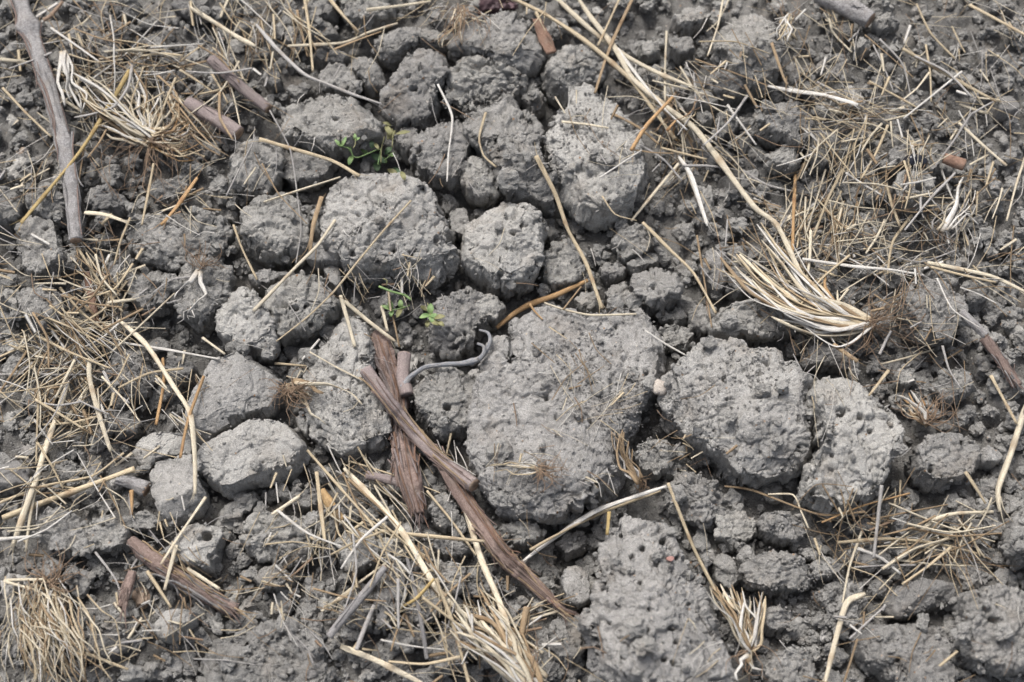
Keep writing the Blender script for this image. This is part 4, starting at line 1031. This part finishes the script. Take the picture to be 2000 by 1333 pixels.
# ------------------------------------------------------------------ vine canes and twigs
def bark_relief(seed, amt, fine=1.0):
    off = np.random.default_rng(seed).uniform(0, 99, 3)
    def f(d, th):
        D, TH = np.meshgrid(d*1000, th, indexing='ij')
        p = np.stack([np.cos(TH).ravel(), np.sin(TH).ravel(), D.ravel()], 1)
        r = 1+amt*perlin(p*np.array([2.6, 2.6, .045])+off)+amt*1.1*perlin(p*np.array([6.5, 6.5, .09])*fine+off)+amt*.8*perlin(p*np.array([11., 11., .2])+off)+amt*0.5*perlin(p*np.array([1.2, 1.2, .16])+off)
        return r.reshape(D.shape)
    return f
def cane(name, label, cat, path, widths, matn, seed, strips=0, stripmat=None, lift=0.0, knots=(), relief=0.16, cut=True, stiff=1.0, step=4.0, sides=26, part_of=None, flat=0.92, fray=0):
    px = resample(S(path), step)
    ctrl = np.array(S(path)); n = len(px)
    cl = np.concatenate([[0], np.cumsum(np.hypot(*np.diff(ctrl, axis=0).T))]); pl = np.concatenate([[0], np.cumsum(np.hypot(*np.diff(px, axis=0).T))])
    W = np.interp(pl/pl[-1]*cl[-1], cl, np.broadcast_to(widths, len(ctrl)))*0.5*PX
    for f, a in knots: W = W*(1+a*np.exp(-((pl/pl[-1]-f)/0.022)**2))
    P = lay(px, W.mean(), stiff, lift)
    D = tube(P, W, sides, flat, 0.0, (), True, bark_relief(seed, relief))
    rng = np.random.default_rng(seed)
    o0 = P[n//2].copy() if part_of is None else part_of[1]
    if part_of is None: o = link(name, stem_mesh(name, D, matn, o0), None, o0, label, cat)
    else: o = link(name, stem_mesh(name, D, matn, o0), part_of[0])
    splat(D[0]); ZB[:] = np.maximum(ZB, ZI)
    if cut:
        T = P[-1]-P[-3]; T /= np.linalg.norm(T)
        C = tube(np.array([P[-1]-T*.0006, P[-1]+T*.00035, P[-1]+T*.0005]), [W[-1]*.93, W[-1]*.9, W[-1]*.5], 16, flat, 0, (), True)
        link('cut_end', stem_mesh('cut_end', C, 'cutwood', o0), o)
    for k in range(strips):
        a = rng.uniform(0, .75); b = min(1.04, a+rng.uniform(.15, .5)); i0, i1 = int(a*(n-1)), min(n-1, int(b*(n-1)))
        if i1-i0 < 5: continue
        idx = np.arange(i0, i1+1, 2); t = np.linspace(0, 1, len(idx))
        ang = rng.uniform(-1.35, 1.35)+rng.normal()*.25*(t-.5)
        seg = P[idx]; Tn = np.gradient(seg, axis=0); Tn /= np.linalg.norm(Tn, axis=1)[:, None]
        Sd = np.cross(Tn, [0, .13, 1.]); Sd /= np.linalg.norm(Sd, axis=1)[:, None]; Ud = np.cross(Sd, Tn)
        flare = 1.03+rng.uniform(.05, .8)*(np.abs(t-.5)*2)**3
        Q = seg+(W[idx]*flare)[:, None]*(np.sin(ang)[:, None]*Sd+np.cos(ang)[:, None]*Ud*0.95)
        wr = W.mean()*rng.uniform(.05, .2)
        Ds = tube(Q, wr*np.clip(1.1-np.abs(t-.4), .35, 1), 5, .45, rng.uniform(-1, 1))
        link('bark_strip', stem_mesh('bark_strip', Ds, (stripmat or [matn])[rng.integers(len(stripmat or [matn]))], o0), o)
    for k in range(fray):                         # torn fibres past the end
        m = rng.integers(3, 12); ln = rng.uniform(18, 55); e = px[-1]-px[-4]; e = e/np.hypot(*e); sd = np.array([-e[1], e[0]])
        a = px[-m]+sd*rng.uniform(-.45, .45)*W[-m]/PX*1.4; sp = rng.uniform(-.35, .35)
        q = resample([a, a+e*ln*.5+sd*ln*.3*sp, a+e*ln+sd*ln*sp], 6); Pq = lay(q, .0004, .4, rng.uniform(.0, W[-m]*1.1))
        Ds = tube(Pq, np.linspace(1, .3, len(Pq))*PX*rng.uniform(.8, 2.6), 5, .5, rng.uniform(-1, 1))
        link('torn_fibre', stem_mesh('torn_fibre', Ds, (stripmat or [matn])[rng.integers(len(stripmat or [matn]))], o0), o)
    return o, o0, P, W
br, br0, brP, brW = cane('grey_branch', 'long weathered grey branch running down from the top edge', 'branch', '36,-18 58,60 95,170 122,270 140,370 148,470', [28, 33, 33, 31, 31, 26], 'barkgrey', 1, 12, ['barkgrey', 'barkbrown'], 0.001, [(.16, .45), (.13, .3), (.62, .12)], 0.14)
cane('side_twig', None, None, '84,40 98,32 122,4', [9, 9, 8], 'cutwood', 2, part_of=(br, br0), cut=False, relief=.08, sides=12)
cane('bark_strip', 'reddish-brown bark strip in the straw below the grey branch', 'bark', '168,532 178,580 192,642', [12, 15, 11], 'barkred', 3, 4, relief=.2, flat=.5)
cane('vine_wood', 'old shaggy brown vine stem lying under the crossed cane', 'vine stem', '738,650 755,710 778,780 783,850 797,930 818,1004', [30, 38, 36, 34, 46, 22], 'barkbrown', 4, 50, ['barkbrown', 'barkred', 'barkpurple'], 0.0, (), 0.26, False, fray=22)
cane('vine_cane', 'smooth purplish vine cane crossing over the shaggy stem', 'vine cane', '714,722 770,800 850,890 926,948', [25, 25, 26, 29], 'barkpurple', 5, 24, ['barkbrown', 'tan'], 0.002, [(.30, .16)], 0.08)
cane('vine_cane', 'long cane with a frayed orange tip ending by the worm-holed clod', 'vine cane', '845,872 895,960 950,1040 985,1090 1040,1138 1100,1192', [18, 26, 28, 30, 26, 12], 'barkbrown', 6, 34, ['barkbrown', 'barkred', 'barkbrown', 'tan'], 0.001, [(.66, .2), (.72, .15)], 0.13, False, fray=26)
cane('vine_stub', 'short purplish stub with a pale cut top by the weed', 'vine stub', '795,772 787,735 790,692', [25, 26, 27], 'barkpurple', 7, 0, relief=.08)
cane('vine_stub', 'thin cut stub poking out left of the shaggy stem foot', 'vine stub', '784,944 750,935 716,928', [17, 16, 17], 'barkpurple', 8, 0, relief=.08)
td, td0, _, _ = cane('tendril', 'grey-blue curly tendril hooked over the clods', 'tendril', '785,758 800,738 830,718 870,712 905,710 935,702 950,685 958,665 953,650 936,645', [13, 10, 9, 8, 10, 11, 8, 8, 6, 4], 'tendril', 9, 0, None, 0.003, [(.42, .2), (.62, .3)], 0.12, False, .7)
cane('hooked_prong', None, None, '935,703 945,690 945,677 932,671', [9, 8, 7, 5], 'tendril', 10, part_of=(td, td0), cut=False, relief=.05, sides=12, stiff=.6, lift=.001)
cane('vine_cane', 'purplish cane slanting past the broad split straw', 'vine cane', '412,116 465,165 524,213', [23, 24, 22], 'barkpurple', 11, 4, relief=.08)
cane('vine_cane', 'short dark purplish cane with a cut end beside the splayed crown', 'vine cane', '366,202 420,232 466,262', [30, 32, 33], 'barkpurple', 12, 3, relief=.07)
cane('vine_cane', 'brown ribbed cane below the pale clod with a round hole', 'vine cane', '255,1055 300,1095 340,1122 400,1160 460,1196', [20, 31, 32, 30, 22], 'barkbrown', 13, 26, ['barkbrown', 'tan', 'barkgrey'], 0.0015, [(.13, .2), (.55, .12)], 0.2, False, fray=14)
cane('bark_piece', 'short upright brown bark piece left of the brown ribbed cane', 'bark', '259,1116 247,1150 238,1186', [14, 20, 19], 'barkbrown', 14, 8, None, 0.0, (), 0.26, False, flat=.55, fray=6)
cane('vine_cane', 'grey-brown vine cane near the side edge', 'vine cane', '1922,660 1955,705 1988,754', [19, 21, 20], 'barkbrown', 15, 10, ['barkbrown', 'barkgrey'], 0.0, (), 0.2, False, fray=6)
cane('stick', 'dark grey stick behind the spongy clod', 'stick', '1878,608 1900,632 1926,656', [14, 17, 14], 'barkgrey', 16, 2)
cane('grey_branch', 'thick grey branch end at the top edge', 'branch', '1600,-14 1650,12 1700,40', [44, 44, 40], 'barkgrey', 17, 3, None, 0.0, (), 0.1)
cane('cane_stub', 'short rusty cane stub near the glossy black lump', 'vine stub', '1844,309 1863,316 1883,323', [22, 25, 25], 'barkred', 18, 2, relief=.06)
cane('stick', 'knobby dark grey stick end above the smooth low clod', 'stick', '230,936 262,945 287,957', [22, 22, 30], 'barkgrey', 19, 2, relief=.2)
tw, tw0, _, _ = cane('twig', 'thin orange twig resting on the rim of the largest clod', 'twig', '970,641 1005,612 1035,595 1090,575 1148,548', [8, 10, 12, 11, 8], 'orange', 20, 0, relief=.06, cut=False, sides=12)
cane('side_twig', None, None, '1035,594 1043,607 1060,625', [5, 4, 3], 'orange', 21, part_of=(tw, tw0), cut=False, relief=.04, sides=8)
cane('twig', 'dark twig leaning between the slender clod and its neighbour', 'twig', '642,1244 690,1185 720,1150 752,1108', [13, 15, 15, 11], 'barkgrey', 22, 3, relief=.12, sides=14)
cane('stem', 'slim dark grey stem standing over the bottom clods', 'stem', '795,1090 812,1160 825,1230 834,1288', [6, 8, 8, 7], 'barkgrey', 23, 0, relief=.06, sides=10, cut=False)
cane('stem', 'short bluish grey stem beside the dark twig', 'stem', '696,1270 715,1220 731,1182', [8, 8, 7], 'grey', 24, 0, relief=.06, sides=10, cut=False)
cane('stem', 'hollow brown stem stub at the frayed straw', 'stem', '1018,1244 1023,1215 1029,1188', [10, 12, 13], 'tan', 25, 0, relief=.05, sides=14)
cane('bark_scrap', 'flat reddish bark scrap beside the crumbly clod at the top', 'bark', '1048,38 1062,72 1077,104', [18, 27, 24], 'barkred', 26, 4, relief=.16, flat=.3, cut=False)
hk, hk0, hkP, hkW = cane('seed_husk', 'glossy tan seed husk with a dark band below the golden straws', 'seed husk', '630,956 640,978 653,998 670,1016', [9, 20, 18, 13], 'husk', 27, 0, relief=.05, cut=False, sides=16)
cane('dark_band', None, None, '638,997 652,993 664,986', [8, 10, 7], 'barkgrey', 28, part_of=(hk, hk0), cut=False, relief=.1, sides=8, flat=.4, lift=.002)

# ------------------------------------------------------------------ stubble crowns
def strand(rng, a, b, bend, w, lift, step=9.0, waver=0.0, stiff=.35):
    a = np.array(a, float); b = np.array(b, float); d = b-a; nrm = np.array([-d[1], d[0]])
    m = a+d*.5+nrm*bend
    pts = [a, a+d*.25+nrm*bend*.75+rng.normal(size=2)*waver, m+rng.normal(size=2)*waver, a+d*.75+nrm*bend*.75+rng.normal(size=2)*waver, b]
    px = resample(pts, step); t = np.linspace(0, 1, len(px))
    return lay(px, w*.5*PX, stiff, 0.0003+rng.uniform(0, .003), 0.45*lift*np.sin(np.pi*np.clip(t, 0, 1))**.7), t
def crown(name, label, base, stalks, roots=0, rootdir=0.0, rootspread=3.2, rootlen=(40, 110), seed=0, mats=('pale', 'white'), jitter=6, frayed=True):
    rng = np.random.default_rng(seed)
    o0 = at(base[0], base[1], zat(base[0], base[1])+.001)
    o = thing(name, label, 'straw tuft', o0); laid = []
    for (ax, ay, bx, by, bend, w, matn, lift) in stalks:
        P, t = strand(rng, (ax, ay), (bx, by), bend, w, lift, waver=4.5)
        R = w*.5*PX*0.8*np.clip(1.0-0.35*t, .4, 1)*(1+.1*np.sin(t*7+w))*np.clip(.5+5*(1-t), .45, 1)
        D = tube(P, R, 7, rng.uniform(.25, .6), rng.uniform(-3, 3), [rng.uniform(.3, .8)] if w > 8 and matn != 'white' else (), True, straw_relief(seed*100+int(bx), .16))
        D[4][:] = np.maximum(D[4], 0.7*np.exp(-np.append(np.repeat(t, 7), [0, 1])/.06)*(w > 3))      # soil-stained at the crown
        link('stalk', stem_mesh('stalk', D, matn, o0), o)
        laid.append(P)
    for P in laid: splat(P)
    rp = []
    for k in range(roots):
        a = rootdir+rng.uniform(-.5, .5)*rootspread; L = rng.uniform(*rootlen)
        p0 = np.array(base)+rng.normal(size=2)*jitter
        P, t = strand(rng, p0, p0+L*np.array([math.cos(a), math.sin(a)]), rng.normal()*.22, 2.2, rng.uniform(0, .006), 7.0, L*.05)
        rp.append(tube(P, PX*rng.uniform(.6, 1.3)*(1-.6*t), 4))
    if rp: link('roots', stem_mesh('roots', join(rp), 'root', o0), o, kind='stuff')
    return o
def fan(rng, base, tips, bend, w, mats, lift, jb=5, jt=8, n=1):
    out = []
    for tx, ty in tips:
        for k in range(n):
            out.append((base[0]+rng.normal()*jb, base[1]+rng.normal()*jb, tx+rng.normal()*jt, ty+rng.normal()*jt, bend+rng.normal()*.05, rng.uniform(*w), mats[rng.integers(len(mats))], lift*rng.uniform(.4, 1.2)))
    return out
G = np.random.default_rng(31)
b2 = (1700, 634)
st = fan(G, b2, S('1414,506 1425,527 1443,525 1447,489 1466,512 1477,443 1500,480 1490,540 1519,615 1531,588 1552,645 1560,560 1533,508'), -.11, (6, 14), ['pale', 'pale', 'white', 'white', 'gold', 'tan'], .012, 6, 12, 4)
st += fan(G, b2, S('1577,554 1615,527 1600,560 1640,560 1560,640 1580,648 1540,630'), -.10, (7, 12), ['white', 'pale', 'orange'], .010, 4, 5)
st += [(1545, 600, 1443, 592, .12, 11, 'white', .006), (1610, 600, 1480, 440, .03, 10, 'white', .014)]
crown('stubble_crown', 'fanned stubble crown of bleached stems pointing to the big clods', b2, st, 46, .35, 4.2, (40, 150), 301)
b1 = (295, 268)
st = fan(G, b1, S('205,228 190,215 215,240 180,200 165,180 150,150 200,250'), -.03, (5, 12), ['white', 'pale', 'pale', 'tan', 'gold'], .010, 9, 9, 5)
st += fan(G, b1, S('255,142 262,165 275,190 285,185 300,195 250,190 310,200 325,190'), .03, (4, 11), ['pale', 'white', 'gold', 'tan'], .012, 9, 9, 4)
st += fan(G, b1, S('365,250 378,272 350,240 385,290 345,262 360,285 340,230'), .14, (4, 9), ['pale', 'white', 'gold', 'tan', 'orange'], .012, 9, 9, 5)
st += fan(G, (330, 190), S('440,300 425,285 432,310 405,262'), .05, (4, 7), ['pale', 'tan'], .006, 7, 7, 2)
st += fan(G, (125, 105), S('165,200 150,215 140,190'), .05, (8, 13), ['pale', 'white'], .006, 6, 7, 2)
st += [(258, 128, 145, 230, -.25, 8, 'grey', .008), (215, 30, 222, 190, -.04, 5, 'white', .01)]
crown('stubble_crown', 'splayed bleached crown with dangling roots beside the grey branch', b1, st, 52, 1.3, 3.4, (40, 150), 302)
b3 = (1035, 1350)
st = fan(G, b3, S('890,1195 905,1185 880,1215 930,1160 945,1180 915,1205 900,1230 935,1210 960,1200 925,1240 950,1240 890,1250 975,1215 985,1240 940,1180'), .05, (6, 13), ['pale', 'white', 'tan', 'pale'], .012, 12, 9, 3)
crown('stubble_crown', 'frayed bundle of broken straw rising from the bottom edge', b3, st, 16, -2.2, 2.0, (60, 160), 303)
b4 = (1462, 1272)
st = fan(G, b4, S('1392,1150 1405,1140 1418,1160 1432,1150 1447,1158 1462,1172 1480,1165 1490,1168 1410,1180'), .04, (6, 11), ['pale', 'white', 'tan', 'gold'], .010, 5, 7, 4)
st += [(1462, 1270, 1470, 1300, .0, 11, 'gold', 0.), (1462, 1280, 1440, 1330, .1, 9, 'white', 0.), (1465, 1290, 1490, 1330, -.1, 8, 'white', 0.)]
crown('stubble_crown', 'shaving-brush tuft of stubble beside the worm-holed clod', b4, st, 14, 1.6, 2.5, (25, 70), 304)
b5 = (95, 1140)
st = []
for k in range(170):
    x0 = G.normal(85, 34); y0 = G.uniform(1125, 1240); x1 = x0+G.normal(25, 30); y1 = y0+G.uniform(60, 150)
    st.append((x0, y0, x1, y1, G.normal()*.12, G.uniform(1.8, 5), ['pale', 'gold', 'tan', 'tan', 'white', 'pale'][G.integers(6)], G.uniform(.001, .008)))
crown('straw_bundle', 'dense hanging bundle of fine yellow straw in the bottom corner', b5, st, 30, -1.2, 3.2, (30, 90), 305)
b6 = (566, 760)
st = [(575, 748, 708, 791, -.06, 11, 'pale', .003), (585, 762, 638, 830, .02, 10, 'pale', .003), (572, 745, 632, 768, -.05, 14, 'tan', .004), (560, 735, 600, 716, .05, 5, 'pale', .003)]
st += fan(G, (572, 752), S('600,755 612,775 605,790 595,775'), .03, (5, 9), ['tan', 'gold', 'pale'], .003, 5, 4, 3)
crown('stubble_crown', 'small stubble crown with two short stalks beside the cracked long clod', b6, st, 60, 1.4, 4.6, (20, 55), 306, jitter=9)
st = [(1838, 452, 1882, 345, .06, 19, 'white', .004), (1850, 450, 1905, 372, .03, 6, 'white', .006), (1845, 450, 1893, 388, .02, 6, 'white', .006), (1858, 448, 1908, 398, .0, 5, 'white', .004), (1830, 450, 1868, 392, .0, 8, 'pale', .004), (1822, 452, 1826, 395, .0, 6, 'grey', .003)]
crown('split_stalk', 'bleached split stalk with feathered tips near the side edge', (1840, 450), st, 8, 1.6, 2.0, (20, 50), 307)
st = fan(G, (1808, 828), S('1748,770 1765,778 1795,775 1780,765 1772,800 1760,790'), .05, (6, 12), ['white', 'tan', 'orange', 'pale'], .006, 4, 4, 2)
crown('stubble_crown', 'small withered crown by the twin-lobed clod', (1808, 820), st, 34, -1.2, 3.2, (25, 80), 308)
st = [(388, 528, 340, 582, -.10, 13, 'white', .004), (392, 530, 366, 612, -.22, 12, 'white', .004), (380, 585, 346, 632, .05, 4, 'white', .002), (372, 600, 370, 626, .05, 4, 'white', .002), (392, 512, 418, 524, .0, 6, 'white', .003)]
crown('shredded_stem', 'white shredded stem with two tails on a clod', (392, 520), st, 26, -1.0, 2.8, (15, 60), 309)
st = fan(G, (1541, 30), S('1518,76 1530,66 1536,86 1546,82 1558,78 1526,82'), .05, (5, 9), ['pale', 'white', 'gold'], .008, 3, 3, 2)
crown('straw_tuft', 'little upturned straw tuft at the top near the tall shaggy clod', (1541, 30), st, 10, -1.4, 2.6, (20, 60), 310)
st = fan(G, (1057, 918), S('945,910 958,904 968,912 962,924 990,928 975,918'), .04, (3, 6), ['pale', 'white', 'gold'], .002, 3, 3, 2)
crown('straw_tuft', 'small flat tuft of straw lying on the largest clod', (1057, 918), st, 36, .4, 3.4, (20, 60), 311)
st = fan(G, (1245, 940), S('1195,842 1204,850 1212,846 1222,862 1230,880'), -.06, (4, 9), ['tan', 'grey', 'tan'], .004, 4, 4, 3)
crown('bark_shreds', 'brown shredded fibres between largest clod and round corner clod', (1245, 940), st, 16, 1.0, 3.0, (15, 50), 312)
st = fan(G, (905, 22), S('852,92 893,68 882,74 868,82 915,60 900,90'), .06, (3, 6), ['pale', 'tan'], .006, 6, 5, 2)
crown('straw_tuft', 'pale rootlets hanging near the maroon scrap at the top', (905, 18), st, 22, 1.6, 3.0, (30, 90), 313)
st = fan(G, (1310, 235), S('1262,215 1345,205 1330,260 1355,225 1280,255 1300,195'), .05, (5, 9), ['gold', 'tan', 'pale', 'orange'], .003, 10, 8, 1)
crown('straw_knot', 'tangled straw knot under the longest thick straw', (1310, 235), st, 12, 0, 6.2, (30, 90), 314)

# ------------------------------------------------------------------ weeds
def leaf(o, o0, a, b, w, matn, raise_=.006, fold=.35):
    a = np.array(a, float); b = np.array(b, float); n = 6
    t = np.linspace(0, 1, n); ctr = a[None]*(1-t[:, None])+b[None]*t[:, None]
    z0 = float(zat(*a)); za = z0+raise_+.0025*np.sin(t*2.6)
    C = at(ctr[:, 0], ctr[:, 1], za)
    T = np.gradient(C, axis=0); T /= np.linalg.norm(T, axis=1)[:, None]
    Sd = np.cross(T, [0, .2, 1]); Sd /= np.linalg.norm(Sd, axis=1)[:, None]; U = np.cross(Sd, T)
    prof = (np.sin(np.pi*np.clip(t*.93+.07, 0, 1))**.8)*w*.5*PX
    cols = []
    for s in (-1, -.5, 0, .5, 1):
        cols.append(C+Sd*(prof*s)[:, None]+U*(abs(s)*prof*fold)[:, None])
    top = np.stack(cols, 1).reshape(-1, 3); V = np.vstack([top, top-np.array([0, 0, .00025])])
    idx = np.arange(n*5).reshape(n, 5)
    q = np.stack([idx[:-1, :-1], idx[:-1, 1:], idx[1:, 1:], idx[1:, :-1]], -1).reshape(-1, 4)
    q = np.vstack([q, q[:, ::-1]+n*5])
    link('leaf', mesh('leaf', V-o0, q, None, True, mat=M[matn]), o)
def weed(label, base, stems, leaves):
    o0 = at(base[0], base[1], zat(*base)); o = thing('weed', label, 'weed', o0)
    for path, w, matn in stems:
        px = resample(S(path), 5)
        P = lay(px, w*.5*PX, .5, .0045)
        link('stem', mesh('stem', *(lambda D: (D[0]-o0, D[1], D[2], True, D[3], D[4]))(tube(P, w*.5*PX, 7)), M[matn]), o)
    for ax, ay, bx, by, w, matn in leaves: leaf(o, o0, (ax, ay), (ax+(bx-ax)*1.2, ay+(by-ay)*1.2), w*1.35, matn)
weed('small green weed growing between porous clod and pale rounded clod', (738, 318),
 [('738,322 743,292 720,300 700,308 690,306 684,292 672,287 665,284', 2.6, 'leaf'), ('744,318 745,290 751,268', 2.4, 'leafdry'), ('766,288 768,262 772,256', 2.4, 'leafdry'), ('740,322 760,306 770,298', 2.4, 'leaf'), ('690,290 694,282 694,270', 2, 'leafdry')],
 [(666, 287, 656, 275, 6, 'leaf'), (667, 287, 675, 270, 6, 'leaf'), (686, 298, 679, 281, 6, 'leaf'), (688, 304, 682, 320, 8, 'leaf'), (694, 276, 693, 263, 5, 'leaf'), (694, 276, 701, 270, 5, 'leaf'), (716, 303, 706, 286, 9, 'leaf'), (728, 290, 725, 277, 8, 'leafdark'), (726, 302, 748, 316, 13, 'leafdark'), (744, 308, 754, 317, 9, 'leaf'), (752, 302, 763, 289, 10, 'leafdark'), (736, 316, 737, 332, 12, 'leafdark'), (757, 300, 770, 305, 8, 'leaf'), (731, 280, 739, 291, 6, 'leafdry'),
  (754, 246, 762, 262, 9, 'leafdry'), (766, 252, 758, 270, 8, 'leafdry'), (774, 262, 797, 258, 8, 'leafdry'), (762, 272, 770, 258, 8, 'leafdry'), (757, 331, 775, 341, 10, 'leafdry'), (770, 328, 782, 343, 10, 'leafdark'), (784, 336, 790, 350, 8, 'leafdry'), (764, 246, 750, 240, 7, 'leafdry')])
weed('tiny pale green weed in the hollow below the pale rounded clod', (800, 605),
 [('740,560 765,570 790,577 803,586', 5, 'leaf'), ('755,558 756,548 748,545', 2, 'leafdry'), ('765,606 782,603 800,597', 2.4, 'leaf'), ('835,592 838,605 842,622', 2.4, 'leafdry')],
 [(766, 606, 748, 598, 7, 'leaf'), (765, 606, 761, 589, 8, 'leaf'), (766, 606, 763, 617, 7, 'leaf'), (783, 603, 782, 588, 8, 'leaf'), (783, 603, 791, 601, 6, 'leafdry'), (784, 602, 776, 618, 8, 'leafdry'), (840, 614, 841, 596, 10, 'leaf'), (840, 615, 822, 620, 9, 'leaf'), (840, 615, 855, 620, 9, 'leaf'), (840, 614, 846, 630, 9, 'leaf'), (848, 622, 866, 618, 9, 'leafdry'), (842, 628, 858, 634, 9, 'leafdry'), (836, 626, 834, 638, 7, 'leafdry'), (855, 628, 866, 636, 7, 'leafdry'), (822, 598, 834, 606, 8, 'leafdry')])

# ------------------------------------------------------------------ odd small things
def nugget(name, label, cat, x, y, wx, wy, matn, seed, up=.7, lift=.0, kw=None):
    n = 64; th = np.arange(n)/n*2*math.pi
    a, b = wx*.15, wy*.15/ math.cos(ALPHA)
    tab = 1/np.sqrt((np.cos(th)/a)**2+(np.sin(th)/b)**2)
    rng = np.random.default_rng(seed); tab = tab*(1+.08*np.sin(th*2+rng.uniform(0, 6))+.06*np.sin(th*3+rng.uniform(0, 6)))
    k = dict(rough=.12, pits=0, agg=.1, box=.8, facets=4, crinkle=.6); k.update(kw or {})
    P, q = clod_shape(tab, min(a, b)*up, min(a, b)*.7, 30, seed, **k)
    base = at(x, y, float(zat(x, y))+min(a, b)*.25*.001+lift)
    link(name, mesh(name, P/1000, q, mat=M[matn]), None, base, label, cat)
    splat(P/1000+base)
nugget('stone', 'flat pinkish stone chip lodged between the two biggest clods', 'stone', 1288, 757, 38, 27, 'pink', 401)
nugget('stone', 'small brownish grey pebble on top of the largest clod', 'stone', 1165, 762, 22, 28, 'stone', 402)
nugget('brick_chip', 'tiny pink brick chip stuck in the worm-holed clod', 'brick chip', 1309, 1092, 13, 9, 'pinkspot', 403)
nugget('black_lump', 'glossy black lump wedged between three small clods', 'lump', 1787, 316, 46, 26, 'black', 404, 1.0, .002, dict(facets=0, crinkle=.15))
nugget('maroon_scrap', 'crumpled dark maroon scrap at the top edge', 'scrap', 972, 12, 100, 44, 'maroon', 405, .7, .004, dict(rough=1.6, agg=1., crinkle=1.4, facets=8))
nugget('stone', 'smooth dark pebble at the top edge beside the maroon scrap', 'stone', 935, 8, 26, 22, 'stone', 406, .9)
nugget('stone', 'smooth oval pebble half buried at the bottom edge', 'stone', 606, 1318, 24, 16, 'stone', 407, .7)

# ------------------------------------------------------------------ thin loose straws one can count
TR = np.random.default_rng(55)
THIN = [
 (1720, 330, 150, 190, 30, 'thin loose straw in the mat of straw at upper right', 'thin straws of the upper right mat'),
 (120, 770, 110, 120, 22, 'thin loose straw in the litter near the splitting pale stalk', 'thin straws by the splitting stalk'),
 (250, 150, 170, 90, 20, 'thin loose straw around the splayed bleached crown', 'thin straws around the splayed crown'),
 (710, 1110, 110, 110, 18, 'thin loose straw around the shield-shaped clod', 'thin straws around the shield-shaped clod'),
 (1330, 270, 100, 120, 14, 'thin loose straw below the crossing thick straws', 'thin straws below the crossing straws'),
 (1800, 1060, 110, 40, 12, 'thin loose straw in the bundle under the broad rounded clod', 'thin straws of the lower right bundle'),
 (185, 590, 60, 80, 12, 'thin loose straw around the reddish-brown bark strip', 'thin straws around the bark strip'),
]
for cx, cy, sx, sy, cnt, label, grp in THIN:
    for k in range(cnt):
        P, w = rand_straw(TR, cx, cy, sx*.8, sy*.8, (60, 150), (3.5, 7), .12, .5)
        o0 = P[len(P)//2].copy(); t = np.linspace(0, 1, len(P))
        D = tube(P, w*.5*PX*(1-.3*t), 6, .7, TR.uniform(-1, 1))
        mt = ['pale', 'gold', 'tan', 'white', 'grey', 'gold'][TR.integers(6)]
        cp = proj(o0); dd = proj(P[-1:])[0][0]-proj(P[:1])[0][0], proj(P[-1:])[1][0]-proj(P[:1])[1][0]
        how = 'upright' if abs(dd[1]) > 2*abs(dd[0]) else ('level' if abs(dd[0]) > 2*abs(dd[1]) else 'slanting')
        lb = beside(cp[0], cp[1], 'thin '+how+' '+dict(pale='pale', gold='golden', tan='tan', white='whitish', grey='grey')[mt]+' straw') or label
        link('straw', stem_mesh('straw', D, mt, o0), None, o0, lb, 'straw', grp)
        splat(P)
